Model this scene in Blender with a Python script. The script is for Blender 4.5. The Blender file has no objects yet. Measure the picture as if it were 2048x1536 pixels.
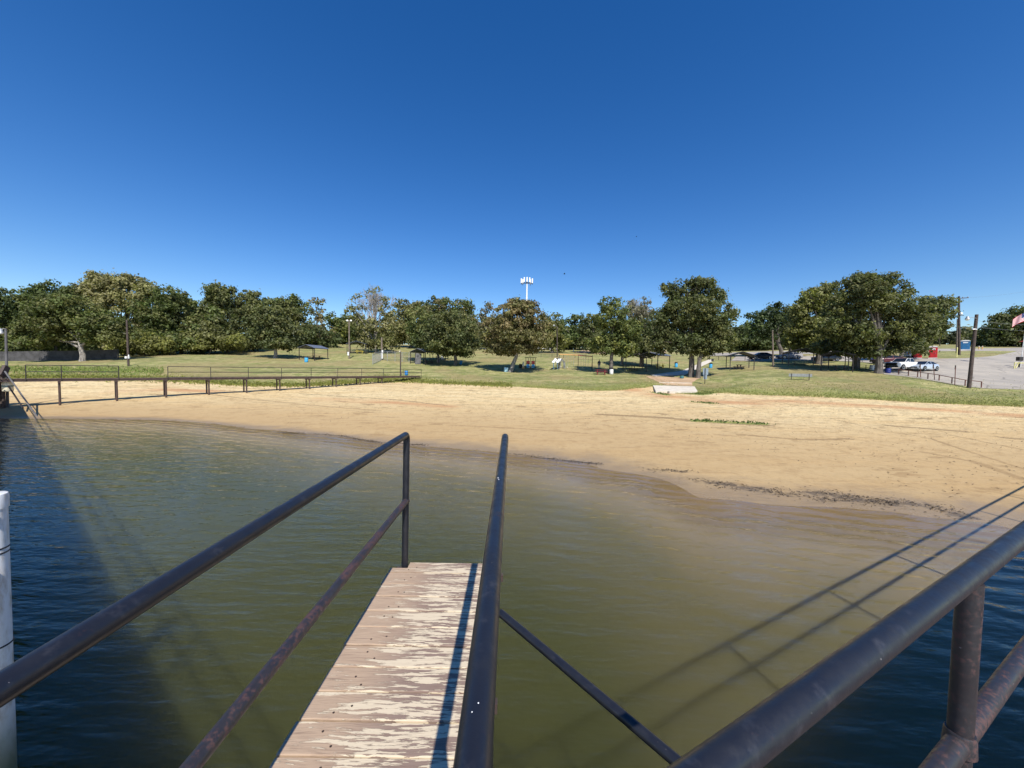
import bpy, math, random
import numpy as np
from mathutils import Vector, Matrix
from math import sin, cos, pi, radians, sqrt
random.seed(7); rng = np.random.default_rng(11)
scene = bpy.context.scene
COL = scene.collection

# ------------------------------------------------------------------ camera, sky, sun, exposure
F = 750.0                       # focal length in pixels of the 2048 px wide photograph
CAMH = 3.75                     # eye height above the water
d1 = np.array([-1024 / F, (768 - 720.7) / F, -1.0]); d2 = np.array([1024 / F, (768 - 753.4) / F, -1.0])
UP = np.cross(d2, d1); UP = UP / np.linalg.norm(UP); UP = UP if UP[1] > 0 else -UP
FW = np.array([0, 0, -1.0]); FW = FW - UP * FW.dot(UP); FW /= np.linalg.norm(FW)
RT = np.cross(FW, UP)
RW = np.array([RT, FW, UP])     # camera frame -> world
cam = bpy.data.cameras.new('camera'); camo = bpy.data.objects.new('camera', cam); COL.objects.link(camo)
cam.sensor_fit = 'HORIZONTAL'; cam.sensor_width = 36.0; cam.lens = F / 2048 * 36.0
cam.clip_start = 0.02; cam.clip_end = 3000
M4 = Matrix([[*RW[0], 0], [*RW[1], 0], [*RW[2], CAMH], [0, 0, 0, 1]])
camo.matrix_world = M4
scene.camera = camo

SUNV = Vector((0.22, -0.854, 1.0)).normalized()        # towards the sun
world = bpy.data.worlds.new('World'); scene.world = world; world.use_nodes = True
wn = world.node_tree
sky = wn.nodes.new('ShaderNodeTexSky'); sky.sky_type = 'NISHITA'; sky.sun_disc = False
sky.sun_elevation = math.asin(SUNV.z); sky.sun_rotation = math.atan2(SUNV.x, SUNV.y)
sky.altitude = 250; sky.air_density = 1.0; sky.dust_density = 0.1; sky.ozone_density = 2.6
bg = wn.nodes['Background']; bg.inputs['Strength'].default_value = 0.115
hs = wn.nodes.new('ShaderNodeHueSaturation'); hs.inputs['Hue'].default_value = 0.51; hs.inputs['Saturation'].default_value = 1.36; hs.inputs['Value'].default_value = 0.96
wn.links.new(sky.outputs['Color'], hs.inputs['Color']); wn.links.new(hs.outputs['Color'], bg.inputs['Color'])
sun = bpy.data.lights.new('sun', 'SUN'); suno = bpy.data.objects.new('sun', sun); COL.objects.link(suno)
sun.energy = 4.6; sun.angle = radians(0.53); sun.color = (1.0, 0.95, 0.87)
suno.rotation_euler = (-SUNV).to_track_quat('-Z', 'Y').to_euler(); suno.location = (0, -20, 40)
scene.view_settings.view_transform = 'Standard'; scene.view_settings.look = 'None'
scene.view_settings.exposure = 0.40; scene.view_settings.gamma = 1.0
scene.cycles.use_denoising = True
scene.cycles.max_bounces = 8; scene.cycles.transparent_max_bounces = 12

# ------------------------------------------------------------------ pixel <-> world
def ray(u, v):
    d = RW @ np.array([(u - 1024) / F, (768 - v) / F, -1.0])
    return d / d[1]
def P(u, v, Y):
    d = ray(u, v); return Vector((d[0] * Y, Y, CAMH + d[2] * Y))
def hor(u): return 720.7 + (753.4 - 720.7) * u / 2048.0
def rat(u): return ray(u, hor(u))[0]

# ------------------------------------------------------------------ terrain as a height function of (X/Y, Y)
COLS = {
 -600: (838, [(46, 768), (56, 740), (70, 722), (110, 716), (150, 712)]),
 0:    (838, [(46, 764), (52, 752), (57, 735), (68, 723), (100, 717), (150, 712)]),
 150:  (838, [(45, 762), (52, 748), (56, 734), (68, 721.5), (100, 714), (150, 707)]),
 330:  (841, [(46, 764), (50, 754), (54, 741), (60, 727), (75, 711), (100, 703), (150, 690)]),
 480:  (857, [(48, 768), (52, 758), (60, 740), (75, 716), (90, 706), (120, 693), (150, 684)]),
 600:  (868, [(50, 768), (56, 748), (66, 732), (75, 721), (95, 702), (115, 690), (130, 684), (160, 678)]),
 750:  (888, [(54, 763), (57, 752), (66, 737), (76, 726), (92, 709), (115, 695), (150, 685)]),
 880:  (896, [(54, 766), (62, 747), (76, 729), (95, 711), (120, 697), (150, 690)]),
 1024: (912, [(51, 773), (58, 757), (66, 743), (80, 724), (95, 711), (115, 702), (150, 694)]),
 1200: (938, [(49, 780), (56, 762), (62, 750), (68, 741), (80, 724), (95, 712), (120, 701), (150, 694)]),
 1384: (995, [(48, 783), (53, 768), (59, 754.5), (66, 743), (76, 730), (90, 717), (115, 706), (150, 698)]),
 1550: (1014, [(42, 790), (46, 772), (52, 756), (60, 740), (66, 731), (74, 722), (90, 711), (115, 702), (150, 694)]),
 1700: (1018, [(40, 796), (46, 772), (51, 756), (57, 742), (66, 731), (78, 719), (95, 708), (120, 699), (150, 692)]),
 1860: (1037, [(38, 804), (42, 787), (47, 765), (52, 752), (57, 742), (64, 729), (72, 717), (84, 707), (95, 698), (120, 692), (150, 688)]),
 2048: (1062, [(36, 813), (42, 788), (46, 774), (54, 757), (60, 742), (70, 722), (82, 708), (95, 697), (120, 690), (150, 686)]),
 2700: (1120, [(36, 822), (46, 785), (60, 745), (75, 720), (95, 700), (150, 690)]),
}
TY = np.concatenate([np.arange(1.0, 80, 0.4), np.arange(80, 160, 1.0), np.arange(160, 900, 20)])
TR = np.linspace(-2.6, 2.6, 521)
def _col(u):
    wl, pts = COLS[u]
    d = ray(u, wl); y0 = CAMH / -d[2]
    pz = [(Y, P(u, v, Y).z) for Y, v in pts]
    yb, zb = pz[0]
    ys = [p[0] for p in pz] + [900]; zs = [p[1] for p in pz] + [pz[-1][1] + 4]
    z = np.interp(TY, ys, zs)
    k = np.ones(5) / 5
    zsm = np.convolve(np.pad(z, 2, mode='edge'), k, 'valid')
    z = np.where(TY > yb + 1.2, zsm, z)
    s = np.clip((TY - y0) / (yb - y0), 0, 1)
    z = np.where(TY < yb, zb * s ** 1.25, z)
    dd = np.maximum(y0 - TY, 0)
    z = np.where(TY < y0, -np.minimum(0.045 * dd + 0.006 * dd * dd, 2.2), z)
    return z
_cu = sorted(COLS); _cr = [rat(u) for u in _cu]; _cz = np.array([_col(u) for u in _cu])
HT = np.empty((len(TR), len(TY)))
for j in range(len(TY)): HT[:, j] = np.interp(TR, _cr, _cz[:, j])
_k = np.hanning(15); _k /= _k.sum()
for j in range(len(TY)): HT[:, j] = np.convolve(np.pad(HT[:, j], 7, mode='edge'), _k, 'valid')
_yi = np.arange(len(TY))
def H(X, Y):
    X = np.asarray(X, float); Y = np.maximum(np.asarray(Y, float), 1.0)
    r = np.clip(X / Y, -2.59, 2.59)
    a = (r + 2.6) / 0.01; i = np.clip(a.astype(int), 0, len(TR) - 2); fa = a - i
    b = np.interp(Y, TY, _yi); j = np.clip(b.astype(int), 0, len(TY) - 2); fb = b - j
    return (HT[i, j] * (1 - fa) + HT[i + 1, j] * fa) * (1 - fb) + (HT[i, j + 1] * (1 - fa) + HT[i + 1, j + 1] * fa) * fb
_GY = np.concatenate([np.arange(5, 170, 0.08)])
def GP(u, v):
    d = ray(u, v)
    z = CAMH + d[2] * _GY; h = H(d[0] * _GY, _GY)
    k = np.where(h >= z)[0]
    Y = _GY[k[0]] if len(k) else _GY[np.argmin(z - h)]
    return Vector((d[0] * Y, Y, float(H(d[0] * Y, Y))))
def GY(u, Y):
    X = rat(u) * Y; return Vector((X, Y, float(H(X, Y))))

# ------------------------------------------------------------------ mesh helpers
class MB:
    def __init__(s): s.v = []; s.f = []; s.m = []
    def add(s, vs, fs, m=0):
        o = len(s.v); s.v += [tuple(a) for a in vs]; s.f += [tuple(i + o for i in f) for f in fs]; s.m += [m] * len(fs); return s
    def box(s, c, d, m=0, R=None, bev=0.0):
        x, y, z = d[0] / 2, d[1] / 2, d[2] / 2
        if bev:
            b = bev; vs = []; 
            for sx in (-1, 1):
                for sy in (-1, 1):
                    for sz in (-1, 1):
                        vs += [(sx * (x - b), sy * (y - b), sz * z), (sx * (x - b), sy * y, sz * (z - b)), (sx * x, sy * (y - b), sz * (z - b))]
            import bmesh
            bm = bmesh.new(); [bm.verts.new(q) for q in vs]; r = bmesh.ops.convex_hull(bm, input=bm.verts); bmesh.ops.dissolve_limit(bm, angle_limit=0.02, verts=bm.verts, edges=bm.edges)
            bm.verts.ensure_lookup_table(); bm.verts.index_update()
            vs = [q.co.copy() for q in bm.verts]; fs = [[q.index for q in f.verts] for f in bm.faces]; bm.free()
        else:
            vs = [(-x, -y, -z), (x, -y, -z), (x, y, -z), (-x, y, -z), (-x, -y, z), (x, -y, z), (x, y, z), (-x, y, z)]
            fs = [(0, 3, 2, 1), (4, 5, 6, 7), (0, 1, 5, 4), (1, 2, 6, 5), (2, 3, 7, 6), (3, 0, 4, 7)]
        c = Vector(c)
        vs = [(R @ Vector(q) if R else Vector(q)) + c for q in vs]
        return s.add(vs, fs, m)
    def beam(s, a, b, w, h, m=0):
        a, b = Vector(a), Vector(b); d = b - a; L = d.length; d.normalize()
        q = d.to_track_quat('X', 'Z').to_matrix()
        return s.box((a + b) / 2, (L, w, h), m, q)
    def tube(s, pts, r, n=8, m=0, cap=True):
        pts = [Vector(p) for p in pts]; k = len(pts)
        rs = r if isinstance(r, (list, tuple)) else [r] * k
        t0 = (pts[1] - pts[0]).normalized(); a = Vector((0, 0, 1)) if abs(t0.z) < 0.9 else Vector((1, 0, 0))
        nx = t0.cross(a).normalized(); vs = []
        for i in range(k):
            t = (pts[min(i + 1, k - 1)] - pts[max(i - 1, 0)]).normalized()
            nx = (nx - t * nx.dot(t)).normalized(); ny = t.cross(nx)
            for j in range(n):
                an = 2 * pi * j / n; vs.append(pts[i] + (nx * cos(an) + ny * sin(an)) * rs[i])
        fs = [(i * n + j, i * n + (j + 1) % n, (i + 1) * n + (j + 1) % n, (i + 1) * n + j) for i in range(k - 1) for j in range(n)]
        if cap: fs += [tuple(range(n))[::-1], tuple(range((k - 1) * n, k * n))]
        return s.add(vs, fs, m)
    def lathe(s, prof, n=20, m=0, c=(0, 0, 0)):
        vs = []; c = Vector(c)
        for r, z in prof: vs += [c + Vector((r * cos(2 * pi * j / n), r * sin(2 * pi * j / n), z)) for j in range(n)]
        k = len(prof)
        fs = [(i * n + j, i * n + (j + 1) % n, (i + 1) * n + (j + 1) % n, (i + 1) * n + j) for i in range(k - 1) for j in range(n)]
        fs += [tuple(range(n))[::-1], tuple(range((k - 1) * n, k * n))]
        return s.add(vs, fs, m)
    def sphere(s, c, r, n=10, m=0, sc=(1, 1, 1)):
        c = Vector(c); vs = []; k = n // 2
        for i in range(k + 1):
            th = pi * i / k
            for j in range(n): vs.append(c + Vector((r * sc[0] * sin(th) * cos(2 * pi * j / n), r * sc[1] * sin(th) * sin(2 * pi * j / n), -r * sc[2] * cos(th))))
        fs = [(i * n + j, i * n + (j + 1) % n, (i + 1) * n + (j + 1) % n, (i + 1) * n + j) for i in range(k) for j in range(n)]
        return s.add(vs, fs, m)
    def build(s, name, mats, parent=None, smooth=False, loc=None):
        me = bpy.data.meshes.new(name); me.from_pydata(s.v, [], s.f)
        mats = mats if isinstance(mats, (list, tuple)) else [mats]
        for q in mats: me.materials.append(q)
        me.polygons.foreach_set('material_index', s.m)
        if smooth:
            me.polygons.foreach_set('use_smooth', [True] * len(s.f))
        me.validate(); me.update()
        if smooth: me.set_sharp_from_angle(angle=radians(38))
        o = bpy.data.objects.new(name, me); COL.objects.link(o)
        if parent: o.parent = parent
        if loc is not None: o.location = loc
        return o
def tag(o, label=None, cat=None, group=None, kind=None):
    if label: o['label'] = label
    if cat: o['category'] = cat
    if group: o['group'] = group
    if kind: o['kind'] = kind
    return o
def thing(name, label, cat, loc=(0, 0, 0), rz=0.0, group=None):
    o = bpy.data.objects.new(name, None); COL.objects.link(o); o.location = loc; o.rotation_euler = (0, 0, rz); o.empty_display_size = 0.2
    return tag(o, label, cat, group)
def copy_thing(o, parent=None):
    c = o.copy(); COL.objects.link(c)
    if parent: c.parent = parent
    for ch in list(o.children): copy_thing(ch, c)
    return c

# ------------------------------------------------------------------ materials
def newmat(name):
    m = bpy.data.materials.new(name); m.use_nodes = True; nt = m.node_tree
    return m, nt, nt.nodes['Principled BSDF']
class NT:
    def __init__(s, nt): s.t = nt
    def n(s, ty, props=None, **ins):
        nd = s.t.nodes.new('ShaderNode' + ty)
        for k, v in (props or {}).items(): setattr(nd, k, v)
        for k, v in ins.items():
            key = int(k[1:]) if k[0] == 'i' and k[1:].isdigit() else k.replace('_', ' ')
            s.set(nd.inputs[key], v)
        return nd
    def set(s, sock, v):
        if isinstance(v, bpy.types.NodeSocket): s.t.links.new(v, sock)
        elif isinstance(v, (tuple, list)) and sock.type == 'RGBA': sock.default_value = (*v, 1.0)[:4]
        else: sock.default_value = v
    def math(s, op, a, b=0.0, clamp=False):
        return s.n('Math', {'operation': op, 'use_clamp': clamp}, i0=a, i1=b).outputs[0]
    def mix(s, f, a, b, bt='MIX'):
        nd = s.n('Mix', {'data_type': 'RGBA', 'blend_type': bt}); s.set(nd.inputs[0], f); s.set(nd.inputs[6], a); s.set(nd.inputs[7], b); return nd.outputs[2]
    def noise(s, vec, scale, detail=4, rough=0.55, out=0):
        nd = s.n('TexNoise', None, Scale=scale, Detail=detail, Roughness=rough)
        if vec is not None: s.set(nd.inputs['Vector'], vec)
        return nd.outputs[out]
    def ramp(s, v, a, b, to0=0.0, to1=1.0):
        nd = s.n('MapRange', {'interpolation_type': 'SMOOTHSTEP'}); s.set(nd.inputs[0], v); s.set(nd.inputs[1], a); s.set(nd.inputs[2], b); s.set(nd.inputs[3], to0); s.set(nd.inputs[4], to1); return nd.outputs[0]
    def mapping(s, vec, scale=(1, 1, 1), rot=(0, 0, 0), loc=(0, 0, 0)):
        nd = s.n('Mapping'); s.set(nd.inputs['Vector'], vec); nd.inputs['Scale'].default_value = scale; nd.inputs['Rotation'].default_value = rot; nd.inputs['Location'].default_value = loc
        return nd.outputs[0]
    def attr(s, name, out='Fac'):
        return s.n('Attribute', {'attribute_name': name}).outputs[out]
    def bump(s, h, strength=0.5, dist=0.02, normal=None):
        nd = s.n('Bump', None, Strength=strength, Distance=dist); s.set(nd.inputs['Height'], h)
        if normal is not None: s.set(nd.inputs['Normal'], normal)
        return nd.outputs[0]
def simple(name, col, rough=0.6, var=0.25, scale=6.0, metal=0.0, bump=0.0, spec=0.5, col2=None, thr=None):
    """a surface of one colour with uneven wear: noise-driven shifts of colour and gloss"""
    m, nt, b = newmat(name); q = NT(nt)
    ob = q.n('TexCoord').outputs['Object']
    nz = q.noise(ob, scale, 5, 0.6)
    c2 = col2 if col2 else tuple(c * (1 - var) for c in col)
    f = q.ramp(nz, *(thr if thr else (0.35, 0.7)))
    q.set(b.inputs['Base Color'], q.mix(f, col, c2))
    b.inputs['Metallic'].default_value = metal; b.inputs['Specular IOR Level'].default_value = spec
    q.set(b.inputs['Roughness'], q.ramp(nz, 0.2, 0.8, max(0.02, rough - 0.1), min(1, rough + 0.12)))
    if bump: q.set(b.inputs['Normal'], q.bump(q.noise(ob, scale * 4, 4), 0.5, bump))
    return m

def mat_pipe(name, base=(0.013, 0.014, 0.019), rust=(0.062, 0.03, 0.028), amount=0.1, rough=0.34, fw=0.35):
    m, nt, b = newmat(name); q = NT(nt)
    ob = q.n('TexCoord').outputs['Object']
    big = q.noise(ob, 5, 6, 0.65); fine = q.noise(ob, 60, 5, 0.7)
    s = q.math('ADD', q.math('MULTIPLY', big, 1.0 - fw), q.math('MULTIPLY', fine, fw))
    rf = q.ramp(s, 0.62 - amount * 0.14, 0.70 - amount * 0.1)
    dust = q.ramp(q.noise(ob, 22, 6, 0.7), 0.52, 0.75, 0, 0.55)
    c = q.mix(dust, base, (0.05, 0.05, 0.058)); c = q.mix(q.math('MULTIPLY', rf, 0.85), c, rust)
    chip = q.ramp(q.noise(ob, 95, 3, 0.5), 0.745, 0.77); c = q.mix(q.math('MULTIPLY', chip, 0.5), c, (0.34, 0.32, 0.32))
    q.set(b.inputs['Base Color'], c)
    q.set(b.inputs['Roughness'], q.math('ADD', q.math('MULTIPLY', rf, 0.3), q.ramp(q.noise(ob, 14, 5, 0.7), 0.3, 0.75, rough - 0.06, rough + 0.2)))
    b.inputs['Specular IOR Level'].default_value = 0.55
    q.set(b.inputs['Normal'], q.bump(q.math('ADD', fine, q.math('MULTIPLY', rf, -0.4)), 0.35, 0.0012))
    return m
def mat_leaf(name, trans=0.4):
    m, nt, b = newmat(name); q = NT(nt)
    c = q.attr('tint', 'Color'); b.inputs['Roughness'].default_value = 0.55; b.inputs['Specular IOR Level'].default_value = 0.3
    q.set(b.inputs['Base Color'], c)
    tr = q.n('BsdfTranslucent', None, Color=q.mix(1.0, c, (1.0, 1.15, 0.55), 'MULTIPLY'))
    mx = q.n('MixShader', None, i0=trans); nt.links.new(b.outputs[0], mx.inputs[1]); nt.links.new(tr.outputs[0], mx.inputs[2])
    nt.links.new(mx.outputs[0], nt.nodes['Material Output'].inputs[0]); return m
def mat_bark(name, a=(0.16, 0.14, 0.12), b2=(0.07, 0.06, 0.05)):
    m, nt, b = newmat(name); q = NT(nt); ob = q.mapping(q.n('TexCoord').outputs['Object'], (3, 3, 0.7))
    n1 = q.noise(ob, 2.2, 6, 0.7); q.set(b.inputs['Base Color'], q.mix(q.ramp(n1, 0.38, 0.62), a, b2)); b.inputs['Roughness'].default_value = 0.9
    q.set(b.inputs['Normal'], q.bump(n1, 0.8, 0.05)); return m

MT = {}
MT['pipe'] = mat_pipe('black_painted_pipe'); MT['pipe_worn'] = mat_pipe('worn_pipe', base=(0.026, 0.024, 0.027), rust=(0.088, 0.042, 0.037), amount=1.0, rough=0.36, fw=0.62)
MT['leaf'] = mat_leaf('leaves'); MT['grass'] = mat_leaf('grass_blades', 0.3)
MT['bark'] = mat_bark('bark'); MT['bark_pale'] = mat_bark('pale_bark', (0.36, 0.33, 0.29), (0.13, 0.115, 0.1))
MT['twig'] = simple('bare_twigs', (0.42, 0.38, 0.34), 0.9, 0.4, 2)
MT['darksteel'] = simple('dark_steel', (0.035, 0.028, 0.026), 0.5, 0.4, 4)
MT['brownsteel'] = simple('brown_steel', (0.075, 0.045, 0.035), 0.6, 0.45, 5, col2=(0.04, 0.027, 0.025))
MT['rust'] = simple('rusty_pipe', (0.17, 0.065, 0.045), 0.7, 0.5, 6)
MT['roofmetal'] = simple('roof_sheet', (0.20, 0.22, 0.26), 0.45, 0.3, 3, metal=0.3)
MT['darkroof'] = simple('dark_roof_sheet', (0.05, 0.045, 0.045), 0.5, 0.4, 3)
MT['polewood'] = simple('pole_wood', (0.20, 0.16, 0.125), 0.9, 0.45, 3, bump=0.01)
MT['darkpole'] = simple('dark_pole_wood', (0.085, 0.062, 0.052), 0.9, 0.45, 3, bump=0.01)
MT['dockwood'] = simple('dock_wood', (0.15, 0.10, 0.075), 0.85, 0.5, 5, bump=0.006)
MT['white'] = simple('white_paint', (0.8, 0.8, 0.78), 0.4, 0.12, 3)
MT['galv'] = simple('galvanised_steel', (0.42, 0.43, 0.44), 0.45, 0.3, 5, metal=0.4)
MT['blue'] = simple('blue_plastic', (0.03, 0.22, 0.55), 0.4, 0.3, 5)
MT['sky_blue'] = simple('light_blue_plastic', (0.06, 0.42, 0.80), 0.4, 0.25, 5)
MT['pale_blue'] = simple('pale_blue_paint', (0.42, 0.66, 0.74), 0.5, 0.25, 5)
MT['navy'] = simple('dark_blue_plastic', (0.012, 0.03, 0.22), 0.4, 0.3, 5)
MT['teal'] = simple('teal_drum', (0.05, 0.2, 0.22), 0.5, 0.35, 5)
MT['black'] = simple('black_rubber', (0.012, 0.012, 0.013), 0.6, 0.3, 5)
MT['red'] = simple('red_paint', (0.55, 0.025, 0.03), 0.4, 0.3, 4)
MT['darkred'] = simple('weathered_red_paint', (0.36, 0.035, 0.04), 0.55, 0.4, 4)
MT['yellow'] = simple('yellow_paint', (0.75, 0.60, 0.07), 0.5, 0.25, 4)
MT['paleyellow'] = simple('pale_yellow_paint', (0.78, 0.72, 0.30), 0.5, 0.25, 4)
MT['orange'] = simple('faded_orange_paint', (0.72, 0.40, 0.14), 0.5, 0.3, 4)
MT['cream'] = simple('cream_plastic', (0.76, 0.72, 0.55), 0.45, 0.15, 4)
MT['concrete'] = simple('concrete', (0.68, 0.61, 0.50), 0.9, 0.25, 1.4, bump=0.01)
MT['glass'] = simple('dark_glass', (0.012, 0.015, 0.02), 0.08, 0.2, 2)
MT['carwhite'] = simple('white_car_paint', (0.78, 0.78, 0.78), 0.2, 0.06, 2)
MT['carsilver'] = simple('silver_car_paint', (0.50, 0.56, 0.63), 0.22, 0.12, 2, metal=0.25)
MT['chrome'] = simple('bright_rim', (0.7, 0.7, 0.72), 0.25, 0.15, 3, metal=0.7)
MT['lampglass'] = simple('lamp_glass', (0.85, 0.85, 0.82), 0.15, 0.06, 3)
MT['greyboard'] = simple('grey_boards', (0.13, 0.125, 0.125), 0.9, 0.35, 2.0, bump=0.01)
MT['fencewood'] = simple('shade_toned_fence_boards', (0.085, 0.082, 0.085), 0.9, 0.45, 1.2, bump=0.01)  # shade of the overhanging crowns is put into this darker board colour
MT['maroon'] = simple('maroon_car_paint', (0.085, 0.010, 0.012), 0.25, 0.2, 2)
MT['pvc'] = None
MT['skin'] = simple('skin', (0.55, 0.33, 0.24), 0.55, 0.1, 5)
MT['jacket'] = simple('navy_cloth', (0.02, 0.035, 0.07), 0.85, 0.3, 8)
MT['jeans'] = simple('blue_denim', (0.10, 0.14, 0.33), 0.85, 0.35, 8)
MT['redroof'] = simple('red_roof_sheet', (0.42, 0.06, 0.06), 0.5, 0.25, 2)
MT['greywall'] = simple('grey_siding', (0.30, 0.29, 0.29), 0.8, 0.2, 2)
MT['bluepanel'] = simple('blue_panel', (0.03, 0.17, 0.36), 0.45, 0.3, 4)
MT['signback'] = simple('sign_back', (0.33, 0.40, 0.45), 0.5, 0.2, 5, metal=0.3)

# ------------------------------------------------------------------ ground sheet
def polydist(X, Y, uvs):
    pts = [GP(u, v) for u, v in uvs]; best = np.full(X.shape, 1e9)
    for a, b in zip(pts, pts[1:]):
        dx, dy = b.x - a.x, b.y - a.y; L2 = dx * dx + dy * dy + 1e-9
        t = np.clip(((X - a.x) * dx + (Y - a.y) * dy) / L2, 0, 1)
        best = np.minimum(best, np.hypot(X - a.x - t * dx, Y - a.y - t * dy))
    return best
BND = [(-500, 757), (0, 757), (150, 757), (300, 760), (420, 766), (500, 771), (600, 772), (650, 770), (700, 766.5), (760, 762.5), (820, 763), (880, 767), (950, 770), (1024, 773), (1100, 777), (1170, 781), (1230, 781), (1270, 776), (1305, 773), (1345, 786), (1395, 788), (1430, 785), (1500, 789), (1600, 792), (1700, 796), (1800, 802), (1900, 807), (2048, 813), (2400, 820)]
_bp = [GP(u, v) for u, v in BND]; _br = [p.x / p.y for p in _bp]; _by = [p.y for p in _bp]
def GD(X, Y): return Y - np.interp(X / Y, _br, _by)
WEEDS = [([(1390, 842), (1450, 845), (1525, 848)], 0.5), ([(1310, 785), (1335, 790)], 0.7), ([(1378, 786), (1400, 789), (1425, 785)], 1.0), ([(1385, 804), (1430, 808)], 0.35), ([(455, 768), (520, 770), (600, 772)], 0.8)]
DEBRIS = [([(1300, 940), (1340, 942), (1370, 944)], 0.22), ([(1400, 962), (1450, 970), (1520, 982), (1580, 990), (1640, 986), (1700, 997), (1760, 1005), (1830, 1009), (1880, 1017), (1930, 1035)], 0.42),
          ([(1020, 909), (1100, 918), (1200, 929)], 0.2), ([(1640, 1000), (1720, 1003), (1800, 1006)], 0.25), ([(560, 865), (680, 872), (760, 886), (850, 891)], 0.15)]
STREAK = [([(1200, 829), (1260, 832), (1330, 836), (1400, 843), (1530, 851)], 0.7), ([(1780, 852), (1850, 857), (1930, 864)], 0.5), ([(2010, 876), (2080, 882)], 0.5),
          ([(1400, 798), (1498, 821), (1560, 829), (1674, 840), (1766, 861), (1859, 877), (1933, 902), (2048, 939)], 0.16), ([(600, 787), (688, 793), (756, 797), (805, 801), (893, 811)], 0.25), ([(130, 848), (230, 838), (330, 832)], 0.3),
          ([(430, 790), (520, 800), (640, 812), (760, 822)], 0.2), ([(900, 850), (1050, 858), (1180, 868)], 0.2), ([(1480, 870), (1600, 880), (1700, 878)], 0.3), ([(1850, 905), (1950, 925), (2048, 960)], 0.3), ([(1900, 870), (2048, 900)], 0.2)]
REDS = [([(640, 798), (700, 801), (776, 805), (893, 813)], 1.0), ([(1260, 778), (1290, 786), (1400, 800), (1500, 808)], 2.0), ([(230, 782), (340, 780), (420, 782)], 1.3), ([(1500, 800), (1800, 815), (2048, 832)], 1.6)]
def build_ground():
    r = np.concatenate([np.linspace(-3.2, -1.5, 18)[:-1], np.linspace(-1.5, 1.55, 560), np.linspace(1.55, 3.2, 18)[1:]])
    y = [3.0]
    while y[-1] < 130: y.append(y[-1] * 1.0068 + 0.005)
    y = np.array(y + [140, 155, 175, 200, 240, 300, 400, 600, 900, 1400])
    R, Yg = np.meshgrid(r, y, indexing='ij'); X = R * Yg; Z = H(X, Yg)
    gd = GD(X, Yg)
    near = (Yg > 8) & (Yg < 70)
    bumpy = 0.03 * np.clip(1 - (gd - 8) / 4, 0, 1) * np.sin(X * 1.7 + np.sin(Yg * 0.9) * 2) * np.sin(Yg * 1.3 + np.sin(X * 0.7) * 2)
    Z = Z + np.where(gd > 0, bumpy * np.clip(gd / 4, 0, 1), bumpy * 0.35 * np.clip(Z / 0.4, 0, 1))
    nv = X.size; n1, n2 = X.shape
    me = bpy.data.meshes.new('ground'); idx = np.arange(nv).reshape(n1, n2)
    q = np.stack([idx[:-1, :-1], idx[1:, :-1], idx[1:, 1:], idx[:-1, 1:]], -1).reshape(-1, 4)
    me.vertices.add(nv); me.vertices.foreach_set('co', np.stack([X, Yg, Z], -1).astype(np.float32).ravel())
    me.loops.add(q.size); me.loops.foreach_set('vertex_index', q.astype(np.int32).ravel())
    me.polygons.add(len(q)); me.polygons.foreach_set('loop_start', (np.arange(len(q)) * 4).astype(np.int32)); me.polygons.foreach_set('use_smooth', np.ones(len(q), bool))
    me.update(); me.validate()
    def put(nm, a):
        at = me.attributes.new(nm, 'FLOAT', 'POINT'); at.data.foreach_set('value', np.asarray(a, np.float32).ravel())
    put('gd', np.clip(gd, -60, 200))
    for nm, lst in (('weed', WEEDS), ('deb', DEBRIS), ('streak', STREAK), ('red', REDS)):
        a = np.zeros_like(X)
        for uvs, w in lst: a = np.maximum(a, np.exp(-(polydist(X, Yg, uvs) / w) ** 2))
        put(nm, a)
    o = bpy.data.objects.new('ground', me); COL.objects.link(o)
    tag(o, 'sandy beach rising to a dry mown lawn', None, None, 'structure')
    m, nt, b = newmat('sand_and_lawn'); k = NT(nt); me.materials.append(m)
    pos = k.n('NewGeometry').outputs['Position']; z = k.n('SeparateXYZ', None, Vector=pos).outputs[2]
    gdA, weed, deb, stk, red = (k.attr(a) for a in ('gd', 'weed', 'deb', 'streak', 'red'))
    along = k.mapping(pos, (0.22, 1.1, 1.0), (0, 0, radians(12)))
    n_st = k.noise(along, 0.55, 6, 0.6); n_st2 = k.noise(along, 2.3, 6, 0.65); n_big = k.noise(pos, 0.12, 4, 0.5); n_mid = k.noise(pos, 0.9, 6, 0.62); n_fin = k.noise(pos, 5.5, 6, 0.7); n_vf = k.noise(pos, 24, 4, 0.7)
    # sand
    c = k.mix(k.ramp(n_st, 0.35, 0.68), (0.79, 0.63, 0.345), (0.66, 0.48, 0.235))
    c = k.mix(k.ramp(n_st2, 0.54, 0.66, 0, 0.6), c, (0.36, 0.24, 0.115)); c = k.mix(k.ramp(k.noise(pos, 1.4, 7, 0.75), 0.53, 0.60, 0, 0.55), c, (0.30, 0.205, 0.10))
    n_ln = k.noise(k.mapping(pos, (0.45, 0.95, 1.0), (0, 0, radians(17))), 1.0, 8, 0.72); c = k.mix(k.math('MULTIPLY', k.ramp(n_ln, 0.56, 0.62, 0, 0.8), k.ramp(n_big, 0.44, 0.56, 0.25, 1)), c, (0.16, 0.11, 0.055))
    c = k.mix(k.ramp(n_fin, 0.52, 0.68, 0, 0.65), c, (0.33, 0.215, 0.115)); c = k.mix(k.ramp(n_fin, 0.47, 0.36, 0, 0.5), c, (0.72, 0.57, 0.37))
    c = k.mix(k.math('MULTIPLY', red, k.ramp(n_st, 0.3, 0.6, 0.1, 0.75)), c, (0.52, 0.25, 0.115))
    sm = k.math('ADD', k.math('MULTIPLY', stk, 0.85), k.math('MULTIPLY', k.math('SUBTRACT', n_fin, 0.5), 1.5))
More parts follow.
